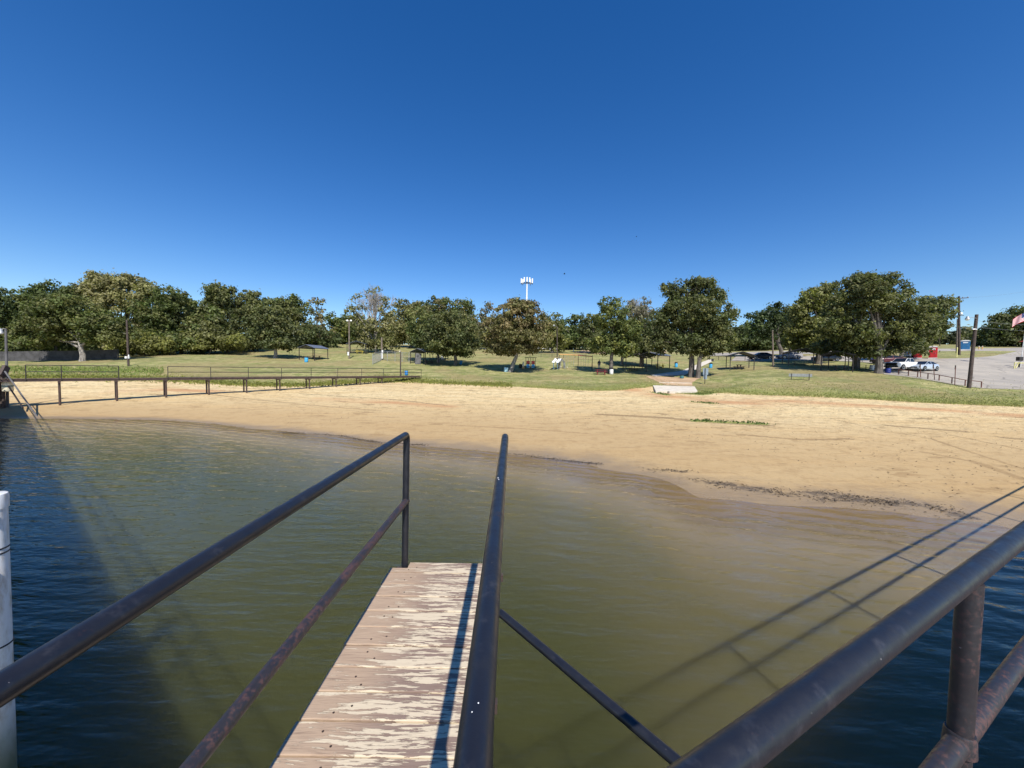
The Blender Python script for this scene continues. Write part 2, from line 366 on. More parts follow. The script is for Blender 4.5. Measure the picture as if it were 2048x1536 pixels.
    c = k.mix(k.ramp(sm, 0.40, 0.80, 0, 0.85), c, (0.15, 0.11, 0.06))
    wetz = k.math('ADD', z, k.math('MULTIPLY', k.math('SUBTRACT', n_st, 0.5), 0.55))
    wet = k.ramp(wetz, 0.04, 0.85, 1.0, 0.0)
    c = k.mix(k.math('MULTIPLY', wet, 0.78), c, (0.375, 0.245, 0.112))
    vw = k.ramp(k.math('ADD', z, k.math('MULTIPLY', k.math('SUBTRACT', n_mid, 0.5), 0.06)), 0.0, 0.06, 1.0, 0.0)
    c = k.mix(k.math('MULTIPLY', vw, 0.65), c, (0.235, 0.175, 0.112))
    dm = k.math('ADD', k.math('MULTIPLY', deb, 0.75), k.math('MULTIPLY', k.math('SUBTRACT', n_fin, 0.5), 1.9))
    dm = k.math('ADD', dm, k.math('MULTIPLY', k.math('SUBTRACT', n_st2, 0.5), 1.3)); c = k.mix(k.ramp(dm, 0.38, 0.90, 0, 0.68), c, (0.055, 0.043, 0.030))
    # scattered crumbs of drift on the damp sand
    crumbs = k.math('MULTIPLY', k.ramp(n_vf, 0.62, 0.70), k.math('MULTIPLY', wet, 0.6)); c = k.mix(crumbs, c, (0.08, 0.055, 0.035))
    # lawn
    g = k.mix(k.ramp(n_mid, 0.36, 0.62), (0.215, 0.24, 0.066), (0.42, 0.375, 0.165))
    g = k.mix(k.ramp(k.noise(along, 0.35, 5, 0.6), 0.42, 0.62, 0, 0.65), g, (0.155, 0.165, 0.06))
    g = k.mix(k.ramp(n_big, 0.48, 0.6, 0, 0.5), g, (0.35, 0.255, 0.125))
    g = k.mix(k.ramp(n_st2, 0.58, 0.7, 0, 0.7), g, (0.38, 0.30, 0.17))
    g = k.mix(k.ramp(n_fin, 0.45, 0.7, 0, 0.5), g, (0.13, 0.13, 0.045))
    gb = k.ramp(k.math('ADD', gdA, k.math('MULTIPLY', n_mid, 3.0)), 1.0, 6.5, 1.0, 0.0)
    g = k.mix(k.math('MULTIPLY', gb, 0.75), g, k.mix(k.ramp(n_fin, 0.35, 0.65), (0.34, 0.36, 0.085), (0.18, 0.21, 0.05)))
    edge = k.math('ADD', k.math('ADD', gdA, k.math('MULTIPLY', k.math('SUBTRACT', n_mid, 0.5), 4.5)), k.math('MULTIPLY', k.math('SUBTRACT', n_fin, 0.5), 3.0))
    gm = k.ramp(edge, -0.15, 0.35)
    wm = k.ramp(k.math('ADD', k.math('MULTIPLY', weed, 0.7), k.math('MULTIPLY', k.math('SUBTRACT', n_fin, 0.5), 1.6)), 0.3, 0.5)
    gm = k.math('MAXIMUM', gm, wm)
    col = k.mix(gm, c, g)
    k.set(b.inputs['Base Color'], col)
    k.set(b.inputs['Roughness'], k.math('SUBTRACT', 0.95, k.math('MULTIPLY', vw, 0.68)))
    b.inputs['Specular IOR Level'].default_value = 0.3
    vor = k.n('TexVoronoi', {'feature': 'SMOOTH_F1'}, Scale=1.7, Vector=pos); 
    hh = k.math('ADD', k.math('ADD', k.math('MULTIPLY', n_fin, 0.5), k.math('MULTIPLY', n_mid, 0.9)), k.math('ADD', k.math('MULTIPLY', n_st2, 0.8), k.math('MULTIPLY', vor.outputs['Distance'], 0.55)))
    dry = k.ramp(z, 0.05, 0.9, 0.15, 1.0)
    k.set(b.inputs['Normal'], k.bump(k.math('MULTIPLY', hh, dry), 0.9, 0.26))
    return o
build_ground()

# ------------------------------------------------------------------ lake bed and water
def build_water():
    xs = np.concatenate([[-900, -500, -250, -150, -100], np.linspace(-75, 40, 290), [50, 70, 110, 200, 400]])
    ys = np.concatenate([[-900, -400, -200, -100, -50, -25, -12, -5, -1], np.linspace(0, 32, 190), [36, 40]])
    X, Y = np.meshgrid(xs, ys, indexing='ij'); dep = np.where(Y > 1, -H(X, Y), 2.4)
    # right of the frame the shore keeps the lake; beyond that keep it deep only where the ground function says so
    n1, n2 = X.shape; nv = X.size; idx = np.arange(nv).reshape(n1, n2)
    q = np.stack([idx[:-1, :-1], idx[1:, :-1], idx[1:, 1:], idx[:-1, 1:]], -1).reshape(-1, 4)
    keep = (dep.ravel()[q] > -0.35).any(1); q = q[keep]
    me = bpy.data.meshes.new('water')
    me.vertices.add(nv); me.vertices.foreach_set('co', np.stack([X, Y, np.zeros_like(X)], -1).astype(np.float32).ravel())
    me.loops.add(q.size); me.loops.foreach_set('vertex_index', q.astype(np.int32).ravel())
    me.polygons.add(len(q)); me.polygons.foreach_set('loop_start', (np.arange(len(q)) * 4).astype(np.int32)); me.update()
    at = me.attributes.new('depth', 'FLOAT', 'POINT'); at.data.foreach_set('value', dep.astype(np.float32).ravel())
    o = bpy.data.objects.new('water', me); COL.objects.link(o); tag(o, 'murky olive lake water', None, None, 'structure')
    m, nt, b = newmat('murky_water'); k = NT(nt); me.materials.append(m)
    pos = k.n('NewGeometry').outputs['Position']; d = k.attr('depth')
    dn = k.math('ADD', d, k.math('MULTIPLY', k.math('SUBTRACT', k.noise(pos, 0.6, 4), 0.5), 0.10))
    shallow = (0.20, 0.150, 0.085); mid = (0.098, 0.083, 0.032); deep = (0.053, 0.053, 0.014)
    c = k.mix(k.ramp(dn, 0.0, 0.42), shallow, mid); c = k.mix(k.ramp(dn, 0.25, 1.15), c, deep)
    b.inputs['Specular IOR Level'].default_value = 0.0; b.inputs['Roughness'].default_value = 1.0
    k.set(b.inputs['Base Color'], c)
    b.inputs['Subsurface Weight'].default_value = 1.0; b.inputs['Subsurface Radius'].default_value = (1.0, 0.9, 0.6); k.set(b.inputs['Subsurface Scale'], k.ramp(d, 0.05, 1.2, 0.08, 9.0))
    tr = k.n('BsdfTransparent', None, Color=(0.94, 0.92, 0.85))
    turb = k.n('MixShader'); k.set(turb.inputs[0], k.ramp(dn, 0.0, 0.16, 0.22, 1.0)); nt.links.new(tr.outputs[0], turb.inputs[1]); nt.links.new(b.outputs[0], turb.inputs[2])
    w1 = k.noise(k.mapping(pos, (0.55, 2.2, 1), (0, 0, radians(16))), 1.6, 3, 0.5)
    w2 = k.noise(k.mapping(pos, (1.1, 2.4, 1), (0, 0, radians(-9))), 4.2, 3, 0.5)
    w3 = k.noise(k.mapping(pos, (1, 1.6, 1), (0, 0, radians(30))), 0.35, 2, 0.5)
    wv = k.n('TexWave', {'wave_type': 'BANDS', 'bands_direction': 'Y', 'wave_profile': 'SIN'}, Scale=0.55, Distortion=5.0, Detail=3.0, Vector=k.mapping(pos, (1, 1, 1), (0, 0, radians(20)))); wv.inputs['Detail Scale'].default_value = 1.2
    shore = k.ramp(d, 1.0, 0.05, 0.0, 0.42)
    calm = k.ramp(d, 0.0, 0.10, 0.45, 1.0)
    wh = k.math('MULTIPLY', k.math('ADD', k.math('ADD', k.math('MULTIPLY', w1, 0.9), k.math('MULTIPLY', w2, 0.22)), k.math('ADD', k.math('MULTIPLY', w3, 0.7), k.math('MULTIPLY', wv.outputs['Fac'], shore))), calm)
    nrm = k.bump(wh, 1.0, 0.044)
    fr = k.n('Fresnel', None, IOR=1.33); k.set(fr.inputs['Normal'], nrm)
    gl = k.n('BsdfGlossy', None, Color=(1, 1, 1), Roughness=0.035); k.set(gl.inputs['Normal'], nrm)
    mx = k.n('MixShader'); k.set(mx.inputs[0], fr.outputs[0]); nt.links.new(turb.outputs[0], mx.inputs[1]); nt.links.new(gl.outputs[0], mx.inputs[2])
    nt.links.new(mx.outputs[0], nt.nodes['Material Output'].inputs[0])
    bed = MB().add([(-900, -900, -2.6), (900, -900, -2.6), (900, 60, -2.6), (-900, 60, -2.6)], [(0, 1, 2, 3)]).build('lake_bed', simple('lake_mud', (0.12, 0.09, 0.05), 0.9, 0.3, 0.5)); tag(bed, 'muddy lake bed', None, None, 'structure')
build_water()

# ------------------------------------------------------------------ roads and paths laid on the ground
def strip(name, L, R, mat, label, lift=0.03, nl=40, nw=8):
    def res(pl):
        pts = [GP(u, v) for u, v in pl]; ds = [0]
        for a, b in zip(pts, pts[1:]): ds.append(ds[-1] + (b - a).length)
        t = np.linspace(0, ds[-1], nl + 1)
        return np.stack([np.interp(t, ds, [p.x for p in pts]), np.interp(t, ds, [p.y for p in pts])], -1)
    A, B = res(L), res(R); w = np.linspace(0, 1, nw + 1)
    G = A[:, None, :] * (1 - w)[None, :, None] + B[:, None, :] * w[None, :, None]
    Z = H(G[..., 0], G[..., 1]) + lift
    mb = MB(); n = nw + 1
    mb.v = [(float(G[i, j, 0]), float(G[i, j, 1]), float(Z[i, j])) for i in range(nl + 1) for j in range(n)]
    mb.f = [(i * n + j, i * n + j + 1, (i + 1) * n + j + 1, (i + 1) * n + j) for i in range(nl) for j in range(nw)]; mb.m = [0] * len(mb.f)
    o = mb.build(name, mat, smooth=True); tag(o, label, None, None, 'structure'); return o
def mat_road():
    m, nt, b = newmat('worn_asphalt'); k = NT(nt); pos = k.n('NewGeometry').outputs['Position']
    c = k.mix(k.ramp(k.noise(pos, 0.25, 6, 0.65), 0.35, 0.7), (0.40, 0.355, 0.29), (0.30, 0.27, 0.23)); c = k.mix(k.ramp(k.noise(pos, 3, 6, 0.7), 0.5, 0.75, 0, 0.6), c, (0.22, 0.2, 0.175))
    cr = k.n('TexVoronoi', {'feature': 'DISTANCE_TO_EDGE'}, Scale=0.16, Vector=k.mapping(pos, (1, 1, 1))); 
    c = k.mix(k.ramp(cr.outputs['Distance'], 0.0, 0.02, 0.55, 0), c, (0.1, 0.09, 0.08))
    k.set(b.inputs['Base Color'], c); b.inputs['Roughness'].default_value = 0.9; k.set(b.inputs['Normal'], k.bump(k.noise(pos, 8, 5), 0.4, 0.02)); return m
MT['road'] = mat_road()
strip('parking_lot', [(1768, 749), (1816, 754), (1855, 760), (1903, 768.5), (1962, 777), (2048, 779.5), (2250, 786)], [(1745, 719), (1800, 717), (1870, 718), (1925, 717), (1985, 712.5), (2048, 700), (2250, 692)], MT['road'], 'sunlit worn grey parking lot', nl=60, nw=24)
strip('road', [(1420, 712), (1600, 708), (1860, 703), (1900, 702.5), (1985, 702), (2048, 702.5), (2250, 696)], [(1420, 707), (1600, 701), (1860, 698), (1900, 697.5), (1985, 697), (2048, 695), (2250, 690)], MT['road'], 'grey road along the back of the park', nl=60)
strip('road', [(1462, 722), (1520, 722), (1600, 721), (1700, 723), (1766, 728)], [(1472, 713.5), (1540, 713.5), (1600, 712), (1700, 713), (1752, 716)], MT['road'], 'parking strip behind the picnic shelters', lift=0.05, nl=40)
MT['dirt'] = simple('packed_dirt', (0.50, 0.34, 0.20), 0.95, 0.3, 0.8, bump=0.03)
strip('path', [(1330, 770.5), (1318, 765), (1302, 758), (1291, 752.5)], [(1385, 772), (1384, 766), (1393, 760), (1402, 756)], MT['dirt'], 'trodden dirt path up from the concrete slab', nl=24)
strip('path', [(1300, 751), (1329, 746.5), (1363, 742.5), (1374, 737.5), (1384, 734.4), (1399, 727), (1418, 719.5), (1425, 718.5)], [(1312, 753.5), (1340, 752), (1368, 751), (1380, 746), (1386, 743), (1400, 735), (1416, 727.5), (1429, 721)], MT['concrete'], 'pale concrete footpath climbing behind the twin trunks', lift=0.06, nl=40)
strip('path', [(1150, 706), (1190, 708), (1240, 707), (1330, 706)], [(1165, 700.5), (1200, 701), (1250, 702), (1335, 701.5)], MT['dirt'], 'bare pink earth bank behind the swings', lift=0.05)

# ------------------------------------------------------------------ foreground: gangway and pier
ZD = CAMH - 1.58                # deck level
ZR = CAMH - 0.535               # top rail level
ZM = CAMH - 1.005               # middle rail
PR = 0.0262
def mat_deck():
    m, nt, b = newmat('peeling_deck_paint'); k = NT(nt); ob = k.n('TexCoord').outputs['Object']
    pid = k.attr('plank'); off = k.n('CombineXYZ', None, X=k.math('MULTIPLY', pid, 3.7), Y=k.math('MULTIPLY', pid, 1.9), Z=pid).outputs[0]
    v = k.n('VectorMath', {'operation': 'ADD'}, i0=ob, i1=off).outputs[0]
    x = k.n('SeparateXYZ', None, Vector=ob).outputs[0]
    warp = k.noise(v, 3.0, 3, 0.5, out=1)
    vv = k.n('VectorMath', {'operation': 'ADD'}, i0=v, i1=k.n('VectorMath', {'operation': 'SCALE'}, i0=warp, Scale=0.05).outputs[0]).outputs[0]
    grain = k.noise(k.mapping(vv, (1.9, 30, 10)), 2.6, 6, 0.62); grain2 = k.noise(k.mapping(vv, (2.0, 55, 10)), 4.0, 4, 0.6); blot = k.noise(k.mapping(vv, (1.7, 10, 4)), 2.0, 5, 0.6)
    xs = k.ramp(x, -0.90, -0.52, -0.13, 0.005)
    s = k.math('ADD', k.math('ADD', k.math('MULTIPLY', grain, 0.70), k.math('MULTIPLY', blot, 0.72)), xs)
    paint = k.ramp(k.math('ADD', s, k.math('MULTIPLY', k.math('SUBTRACT', k.noise(k.mapping(vv, (5, 45, 10)), 2.0, 5, 0.7), 0.5), 0.5)), 0.69, 0.705)
    wood = k.mix(k.ramp(x, -0.80, -0.45), (0.415, 0.30, 0.205), (0.25, 0.178, 0.14))
    wood = k.mix(k.ramp(grain2, 0.45, 0.72, 0, 0.6), wood, (0.155, 0.095, 0.07)); wood = k.mix(k.ramp(blot, 0.5, 0.72, 0, 0.45), wood, (0.46, 0.345, 0.25))
    pc = k.mix(k.ramp(grain2, 0.5, 0.8, 0, 0.7), (0.60, 0.50, 0.355), (0.38, 0.29, 0.20)); pc = k.mix(k.ramp(blot, 0.3, 0.55, 0.55, 0), pc, (0.50, 0.39, 0.28))
    c = k.mix(paint, wood, pc)
    kn = k.n('TexVoronoi', None, Scale=1.0, Vector=k.mapping(v, (1.5, 4.2, 1))); kd = kn.outputs['Distance']
    ring = k.math('SINE', k.math('MULTIPLY', kd, 150.0)); kmask = k.math('MULTIPLY', k.ramp(kd, 0.13, 0.02), k.ramp(ring, -0.2, 0.8, 0.1, 0.8)); c = k.mix(kmask, c, (0.21, 0.135, 0.095))
    k.set(b.inputs['Base Color'], c); b.inputs['Roughness'].default_value = 0.8; b.inputs['Specular IOR Level'].default_value = 0.25
    k.set(b.inputs['Normal'], k.bump(k.math('ADD', k.math('MULTIPLY', paint, 0.6), k.math('MULTIPLY', grain2, 0.7)), 0.8, 0.0025)); return m
MT['deck'] = mat_deck(); MT['nail'] = simple('rusty_nail', (0.04, 0.022, 0.015), 0.8, 0.3, 30)

gang = thing('gangway', 'narrow wooden gangway with peeling cream paint and black pipe rails', 'gangway', (0, 0, 0))
def build_deck():
    import bmesh
    mb = MB(); ids = []
    pitch = 0.1525; y = 2.975; k = 0
    while y > 0.35:
        x0 = -0.930 + random.uniform(-0.007, 0.007); x1 = -0.203 + random.uniform(-0.003, 0.003); y1 = y; y0 = y - pitch + random.uniform(0.006, 0.010)
        dz = random.uniform(-0.0025, 0.0025); b = 0.004; z1 = ZD + dz; z0 = ZD - 0.038
        nb = len(mb.v)
        if k == 0:   # last plank is notched round the rail post
            poly = [(x0, y0), (x1, y0), (x1, y1), (-0.80, y1), (-0.80, y1 - 0.085), (x0, y1 - 0.085)]
            n = len(poly); cx = -0.58; cy = (y0 + y1) / 2
            mb.add([(px, py, z1) for px, py in poly] + [(px, py, z0) for px, py in poly], [tuple(range(n))] + [tuple(range(2 * n - 1, n - 1, -1))] + [(i + n, (i + 1) % n + n, (i + 1) % n, i) for i in range(n)])
        else:
            mb.box(((x0 + x1) / 2, (y0 + y1) / 2, (z0 + z1) / 2), (x1 - x0, y1 - y0, z1 - z0), 0, Matrix.Rotation(random.uniform(-0.004, 0.004), 3, 'Z'), bev=b)
        ids += [k] * (len(mb.v) - nb)
        for ax in (-0.80 + 0.03 * random.random(), -0.74 + 0.03 * random.random()):      # nail heads
            ay = y0 + random.uniform(0.03, 0.11); nb = len(mb.v)
            mb.lathe([(0.0055, z1 - 0.004), (0.0055, z1 + 0.0008), (0.002, z1 + 0.001)], 8, 1, (ax, ay, 0)); ids += [k] * (len(mb.v) - nb)
        y -= pitch; k += 1
    o = mb.build('deck', [MT['deck'], MT['nail']], gang)
    at = o.data.attributes.new('plank', 'FLOAT', 'POINT'); at.data.foreach_set('value', np.array(ids, np.float32)); return o
build_deck()
for x in (-0.88, -0.262):
    MB().box((x, 1.55, ZD - 0.038 - 0.075), (0.05, 2.85, 0.15)).build('stringer', MT['brownsteel'], gang)
def arc_corner(p, a, b, r, n=6):
    """points rounding the corner p between the directions a (towards the previous point) and b (towards the next)"""
    a, b = Vector(a).normalized(), Vector(b).normalized(); out = []
    for i in range(n + 1):
        t = i / n; q = Vector(p) + a * r * (1 - t) ** 2 + b * r * t ** 2; out.append(q)
    return out
XL, XR, YE = -0.828, -0.0475, 2.95
def pipe(name, pts, parent, mat='pipe', r=PR, n=24):
    return MB().tube(pts, r, n).build(name, MT[mat], parent, True)
lt = thing_pts = [Vector((XL + 0.003, 0.18, ZR + 0.0)), Vector((XL, 1.2, ZR)), Vector((XL, 2.2, ZR))] + arc_corner((XL, YE, ZR), (0, -1, 0), (0, 0, -1), 0.045)
pipe('top_rail', lt + [Vector((XL, YE, ZR - 0.06))], gang)
pipe('rail_post', [(XL, YE, ZR - 0.055), (XL - 0.004, YE, ZM), (XL - 0.012, YE + 0.005, ZD - 0.12)], gang, 'pipe', 0.0255)
pipe('middle_rail', [(XL, 0.18, CAMH - 1.06), (XL, 1.5, CAMH - 1.062), (XL, YE - 0.02, CAMH - 1.067)], gang, 'pipe_worn', 0.024)
MB().lathe([(0.031, -0.006), (0.033, 0.0), (0.031, 0.006)], 20).build('weld_collar', MT['pipe_worn'], gang, True, (XL - 0.004, YE, CAMH - 1.067))
rt = [Vector((XR + 0.004, 0.16, ZR)), Vector((XR, 1.2, ZR)), Vector((XR, 2.2, ZR))] + arc_corner((XR, YE, ZR), (0, -1, 0), (0, 0, -1), 0.045)
pipe('top_rail', rt + [Vector((XR, YE, ZR - 0.06))], gang)
pipe('rail_post', [(XR, YE, ZR - 0.055), (XR - 0.055, YE, ZD - 0.12)], gang, 'pipe', 0.0255)
pipe('rail_post', [(XR, 0.62, ZR - 0.02), (XR, 0.62, ZD - 0.12)], gang, 'pipe', 0.0255)
for y in (0.62, 1.8, YE):
    MB().beam((XR, y, ZD - 0.10), (-0.262, y, ZD - 0.10), 0.04, 0.05).build('rail_bracket', MT['brownsteel'], gang)
pipe('brace_pipe', [(-0.05, 2.31, ZD + 0.035), (1.13, 0.87, ZD + 0.035)], gang, 'pipe', 0.024)
for x in (-0.87, -0.27):
    pipe('piling', [(x, 2.6, ZD - 0.18), (x, 2.6, -2.5)], gang, 'pipe_worn', 0.045, 12)

# the pier the photographer stands on: two arms meeting at the camera
D = Vector((0.885, 0.465, 0)); NV = Vector((-0.465, 0.885, 0)); DL = Vector((-0.807, 0.591, 0)); NL = Vector((0.591, 0.807, 0)); NE = -0.155
pier = thing('pier', 'fishing pier whose black pipe rail crosses the lower right corner', 'pier', (0, 0, 0))
def slab(A, B, n0, n1, nv, mb):
    q = [A + nv * n0, B + nv * n0, B + nv * n1, A + nv * n1]
    mb.add([(p.x, p.y, ZD - 0.16) for p in q] + [(p.x, p.y, ZD - 0.01) for p in q], [(0, 3, 2, 1), (4, 5, 6, 7), (0, 1, 5, 4), (1, 2, 6, 5), (2, 3, 7, 6), (3, 0, 4, 7)])
mb = MB(); slab(D * -1.1, D * 24, -2.6, 0.235, NV, mb); mb.build('deck', MT['dockwood'], pier)
mb = MB(); slab(DL * 0.6, DL * 46.5, -3.0, NE, NL, mb); mb.build('deck', MT['dockwood'], pier)
def at(d, nv, t, n, z): q = d * t + nv * n; return Vector((q.x, q.y, z))
RN = 0.298
pipe('top_rail', [at(D, NV, 0.05, RN, ZR), at(D, NV, 3, RN, ZR), at(D, NV, 24, RN, ZR)], pier)
pipe('middle_rail', [at(D, NV, 0.05, RN, ZM), at(D, NV, 24, RN, ZM)], pier, 'pipe_worn', 0.0245)
T0 = 1.567
for k in range(0, 8):
    t = T0 + 2.815 * k
    pipe('rail_post', [at(D, NV, t, RN, ZR - 0.02), at(D, NV, t, RN, ZD - 0.15)], pier, 'pipe_worn', 0.0255)
    c = at(D, NV, t, RN, ZM); MB().lathe([(0.029, -0.03), (0.034, -0.026), (0.031, 0.026), (0.029, 0.03)], 20).build('weld_collar', MT['pipe_worn'], pier, True, c)
pipe('top_rail', [at(DL, NL, 0.4, NE - 0.08, ZR), at(DL, NL, 46.5, NE - 0.08, ZR)], pier)
pipe('middle_rail', [at(DL, NL, 0.4, NE - 0.08, ZM), at(DL, NL, 46.5, NE - 0.08, ZM)], pier)
for k in range(17):
    pipe('rail_post', [at(DL, NL, 1.6 + 2.7 * k, NE - 0.08, ZR), at(DL, NL, 1.6 + 2.7 * k, NE - 0.08, ZD - 0.1)], pier, 'pipe', 0.026, 10)
for t in (0.2, 3, 6, 9, 12, 15, 18, 21): pipe('piling', [at(D, NV, t, 0.1, ZD - 0.1), at(D, NV, t, 0.1, -2.5)], pier, 'pipe_worn', 0.07, 12)
for t in (2.5, 6.6, 11, 15, 19, 23, 27, 31, 35, 39, 43): pipe('piling', [at(DL, NL, t, -0.4, ZD - 0.1), at(DL, NL, t, -0.4, -2.5)], pier, 'pipe_worn', 0.07, 12)

# white mooring pole at the left edge
def mat_pvc():
    m, nt, b = newmat('weathered_white_pvc'); k = NT(nt); ob = k.n('TexCoord').outputs['Object']; z = k.n('SeparateXYZ', None, Vector=ob).outputs[2]
    n = k.noise(k.mapping(ob, (4, 4, 1.2)), 2.5, 6, 0.65)
    c = k.mix(k.ramp(n, 0.42, 0.7), (0.78, 0.79, 0.80), (0.46, 0.40, 0.33)); c = k.mix(k.ramp(k.math('ADD', z, k.math('MULTIPLY', n, 0.6)), 1.2, 0.5), c, (0.16, 0.17, 0.10)); k.set(b.inputs['Base Color'], c); b.inputs['Roughness'].default_value = 0.4; return m
MT['pvc'] = mat_pvc()
p = P(-26, 990, 3.1); top = p.z
mp = thing('mooring_pole', 'weathered white plastic mooring pole standing in the water at the left edge', 'pole', (p.x, p.y, 0))
MB().lathe([(0.09, -2.3), (0.105, top - 0.08), (0.105, top - 0.03)], 28).build('pole', MT['pvc'], mp, True)
MB().lathe([(0.112, top - 0.12), (0.113, top - 0.02), (0.107, top), (0.05, top + 0.008)], 28).build('cap', MT['pvc'], mp, True)
for z in (top - 0.46, top - 0.50, top - 1.30):
    MB().lathe([(0.104, z - 0.007), (0.109, z), (0.104, z + 0.007)], 24).build('rope_band', MT['black'], mp, True)

# dried white bird droppings on the middle rail
for x, y, r in ((0.004, 0.55, 0.0013), (-0.004, 0.535, 0.001), (0.008, 0.528, 0.0012), (-0.010, 1.73, 0.004), (-0.006, 1.70, 0.003)):
    MB().sphere((0, 0, 0), r, 8, 0, (1, 1.3, 0.35)).build('bird_dropping', MT['white'], gang, True, (XR + x, y, ZR + math.sqrt(PR * PR - x * x)))

# ------------------------------------------------------------------ the long walkway on piles at the left
def build_walkway():
    u0, b_, c_ = 117.0, 132.6, 0.0804
    def wp(n, Y0=30.0):
        u = (u0 + b_ * n) / (1 + c_ * n); Y = Y0 * (1 + c_ * n); return Vector((rat(u) * Y, Y, 0))
    A, B = wp(0), wp(11.0); A2 = A + (A - B) / 11 * 1.6
    dr = (B - A).normalized(); nr = Vector((dr.y, -dr.x, 0))       # nr points to the near side
    w = thing('walkway', 'long brown walkway on paired piles crossing the beach at the left', 'walkway', (0, 0, 0))
    zt = CAMH - 1.37
    def pt(q, s, z): r = q + nr * s; return Vector((r.x, r.y, z))
    mb = MB(); n = 60
    for i in range(n):
        a = A2 + (B - A2) * (i / n); b2 = A2 + (B - A2) * ((i + 0.97) / n)
        mb.beam(pt((a), 0, zt - 0.02) , pt(b2, 0, zt - 0.02), 1.25, 0.04)
    mb.build('deck', MT['dockwood'], w)
    for s in (-0.55, 0.55):
        MB().beam(pt(A2, s, zt - 0.14), pt(B, s, zt - 0.12), 0.06, 0.16).build('girder', MT['brownsteel'], w)
    for k in range(-1, 10):
        c = wp(k)
        MB().beam(pt(c, -0.6, zt - 0.28), pt(c, 0.72, zt - 0.28), 0.16, 0.09).build('cap_beam', MT['brownsteel'], w)
        for s in (-0.5, 0.42):
            q = pt(c, s, 0); g = float(H(q.x, q.y))
            if zt - g < 0.35: continue
            MB().tube([(q.x, q.y, zt - 0.26), (q.x + 0.01, q.y, g + 0.45), (q.x, q.y, g - 0.5)], 0.072, 10).build('pile', MT['brownsteel'], w, True)
    zr = zt + 1.05
    def rail(n0, n1, sid):
        ks = [n0] + [k for k in range(math.ceil(n0), int(n1) + 1) if k > n0 and k < n1] + [n1]
        for k in ks:
            q = wp(k + 0.04); MB().tube([pt(q, sid, zt - 0.22), pt(q, sid, zr)], 0.03, 8).build('rail_post', MT['darksteel'], w, True)
        a, b2 = wp(n0 + 0.04), wp(n1 + 0.04)
        for z, nm in ((zr, 'top_rail'), (zt + 0.54, 'middle_rail')):
            MB().tube([pt(a, sid, z), pt(b2, sid, z)], 0.03, 8).build(nm, MT['darksteel'], w, True)
    rail(-0.55, 1, 0.62); rail(2, 11, 0.62)
    MB().tube([pt(wp(2.04), 0.62, zt + 0.06), pt(wp(11.04), 0.62, zt + 0.06)], 0.025, 6).build('toe_rail', MT['darksteel'], w, True)
    a = wp(11.04)
    for z in (zr, zt + 0.54): MB().tube([pt(a, 0.62, z), pt(a, -0.6, z)], 0.03, 8).build('end_rail', MT['darksteel'], w, True)
    # the landing at the left edge of the picture
    q = wp(-0.72); L = thing('boat_landing', 'dark timber landing with slanting grey struts at the left edge of the beach', 'landing', (0, 0, 0))
    c = P(-24, 790, 28.2)
    MB().box((c.x - 0.5, c.y, 1.6), (1.4, 2.6, 0.28)).build('platform', MT['darkpole'], L)
    for du, v0, v1, rr in ((-2, 738, 806, 0.12), (5, 742, 800, 0.09), (0, 752, 842, 0.10)):
        a = P(du, v0, 28.2); MB().tube([a, Vector((a.x, a.y, -0.9))], rr, 10).build('pile', MT['darkpole'], L, True)
    a = P(3, 752, 28.0); b2 = P(13, 733, 28.4); MB().beam(a, b2, 0.2, 0.45).build('ramp_beam', MT['darkpole'], L)
    for (ua, va), (ub, vb) in (((10, 743), (86, 850)), ((17, 772), (46, 816))):
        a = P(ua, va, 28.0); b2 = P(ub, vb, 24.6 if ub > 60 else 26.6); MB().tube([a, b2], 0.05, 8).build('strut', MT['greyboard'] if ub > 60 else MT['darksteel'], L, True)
    a = P(15, 764, 28.1); fl = thing('plastic_drum', 'pale plastic drum tied beside the timber landing at the left edge', 'drum', a - Vector((0, 0, 0.3)))
    MB().lathe([(0.25, -0.4), (0.28, -0.35), (0.28, 0.35), (0.25, 0.4)], 14).build('drum', MT['cream'], fl, True); MB().lathe([(0.285, -0.04), (0.29, 0), (0.285, 0.04)], 14).build('band', MT['teal'], fl, True)
build_walkway()

# ------------------------------------------------------------------ poles and lamps
def pole(u, vb, vt, r, mat, label, name='utility_pole', du=0.0, cat='pole', Y=None):
    """a post whose foot is seen at (u, vb) and whose top is seen at (u+du, vt)"""
    g = GP(u, vb) if Y is None else GY(u, Y); t = P(u + du, vt, g.y)
    o = thing(name, label, cat, g); h = t - g
    MB().tube([Vector((0, 0, -0.4)), h * 0.5, h], [r * 1.12, r, r * 0.85], 10).build('post', MT[mat], o, True)
    return o, g, h
def lamp_head(o, at, s=0.25, arm=None):
    if arm is not None: MB().tube([arm, (Vector(arm) + Vector(at)) / 2 + Vector((0, 0, 0.12)), at], 0.025, 6).build('lamp_arm', MT['galv'], o, True)
    MB().lathe([(s * 0.45, 0.2), (s * 0.6, 0.05), (s, -0.12)], 12).build('lamp_hood', MT['galv'], o, True, at)
    MB().sphere((0, 0, 0), s * 0.8, 10, 0, (1, 1, 0.8)).build('lamp_bulb', MT['lampglass'], o, True, Vector(at) - Vector((0, 0, 0.14)))
def px(g): return g.y / F                              # metres per pixel at that depth
o, g, h = pole(257, 732, 640, 0.13, 'darkpole', 'brown wooden pole with white meter boxes in the grass behind the walkway', du=-3.5)
s = px(g)
MB().box((-2 * s * 1.2, -0.12, 17 * s), (4 * s, 0.2, 4.2 * s)).build('meter_box', MT['white'], o); MB().box((2.6 * s, -0.12, 17.5 * s), (1.7 * s, 0.2, 5 * s)).build('breaker_box', MT['white'], o)
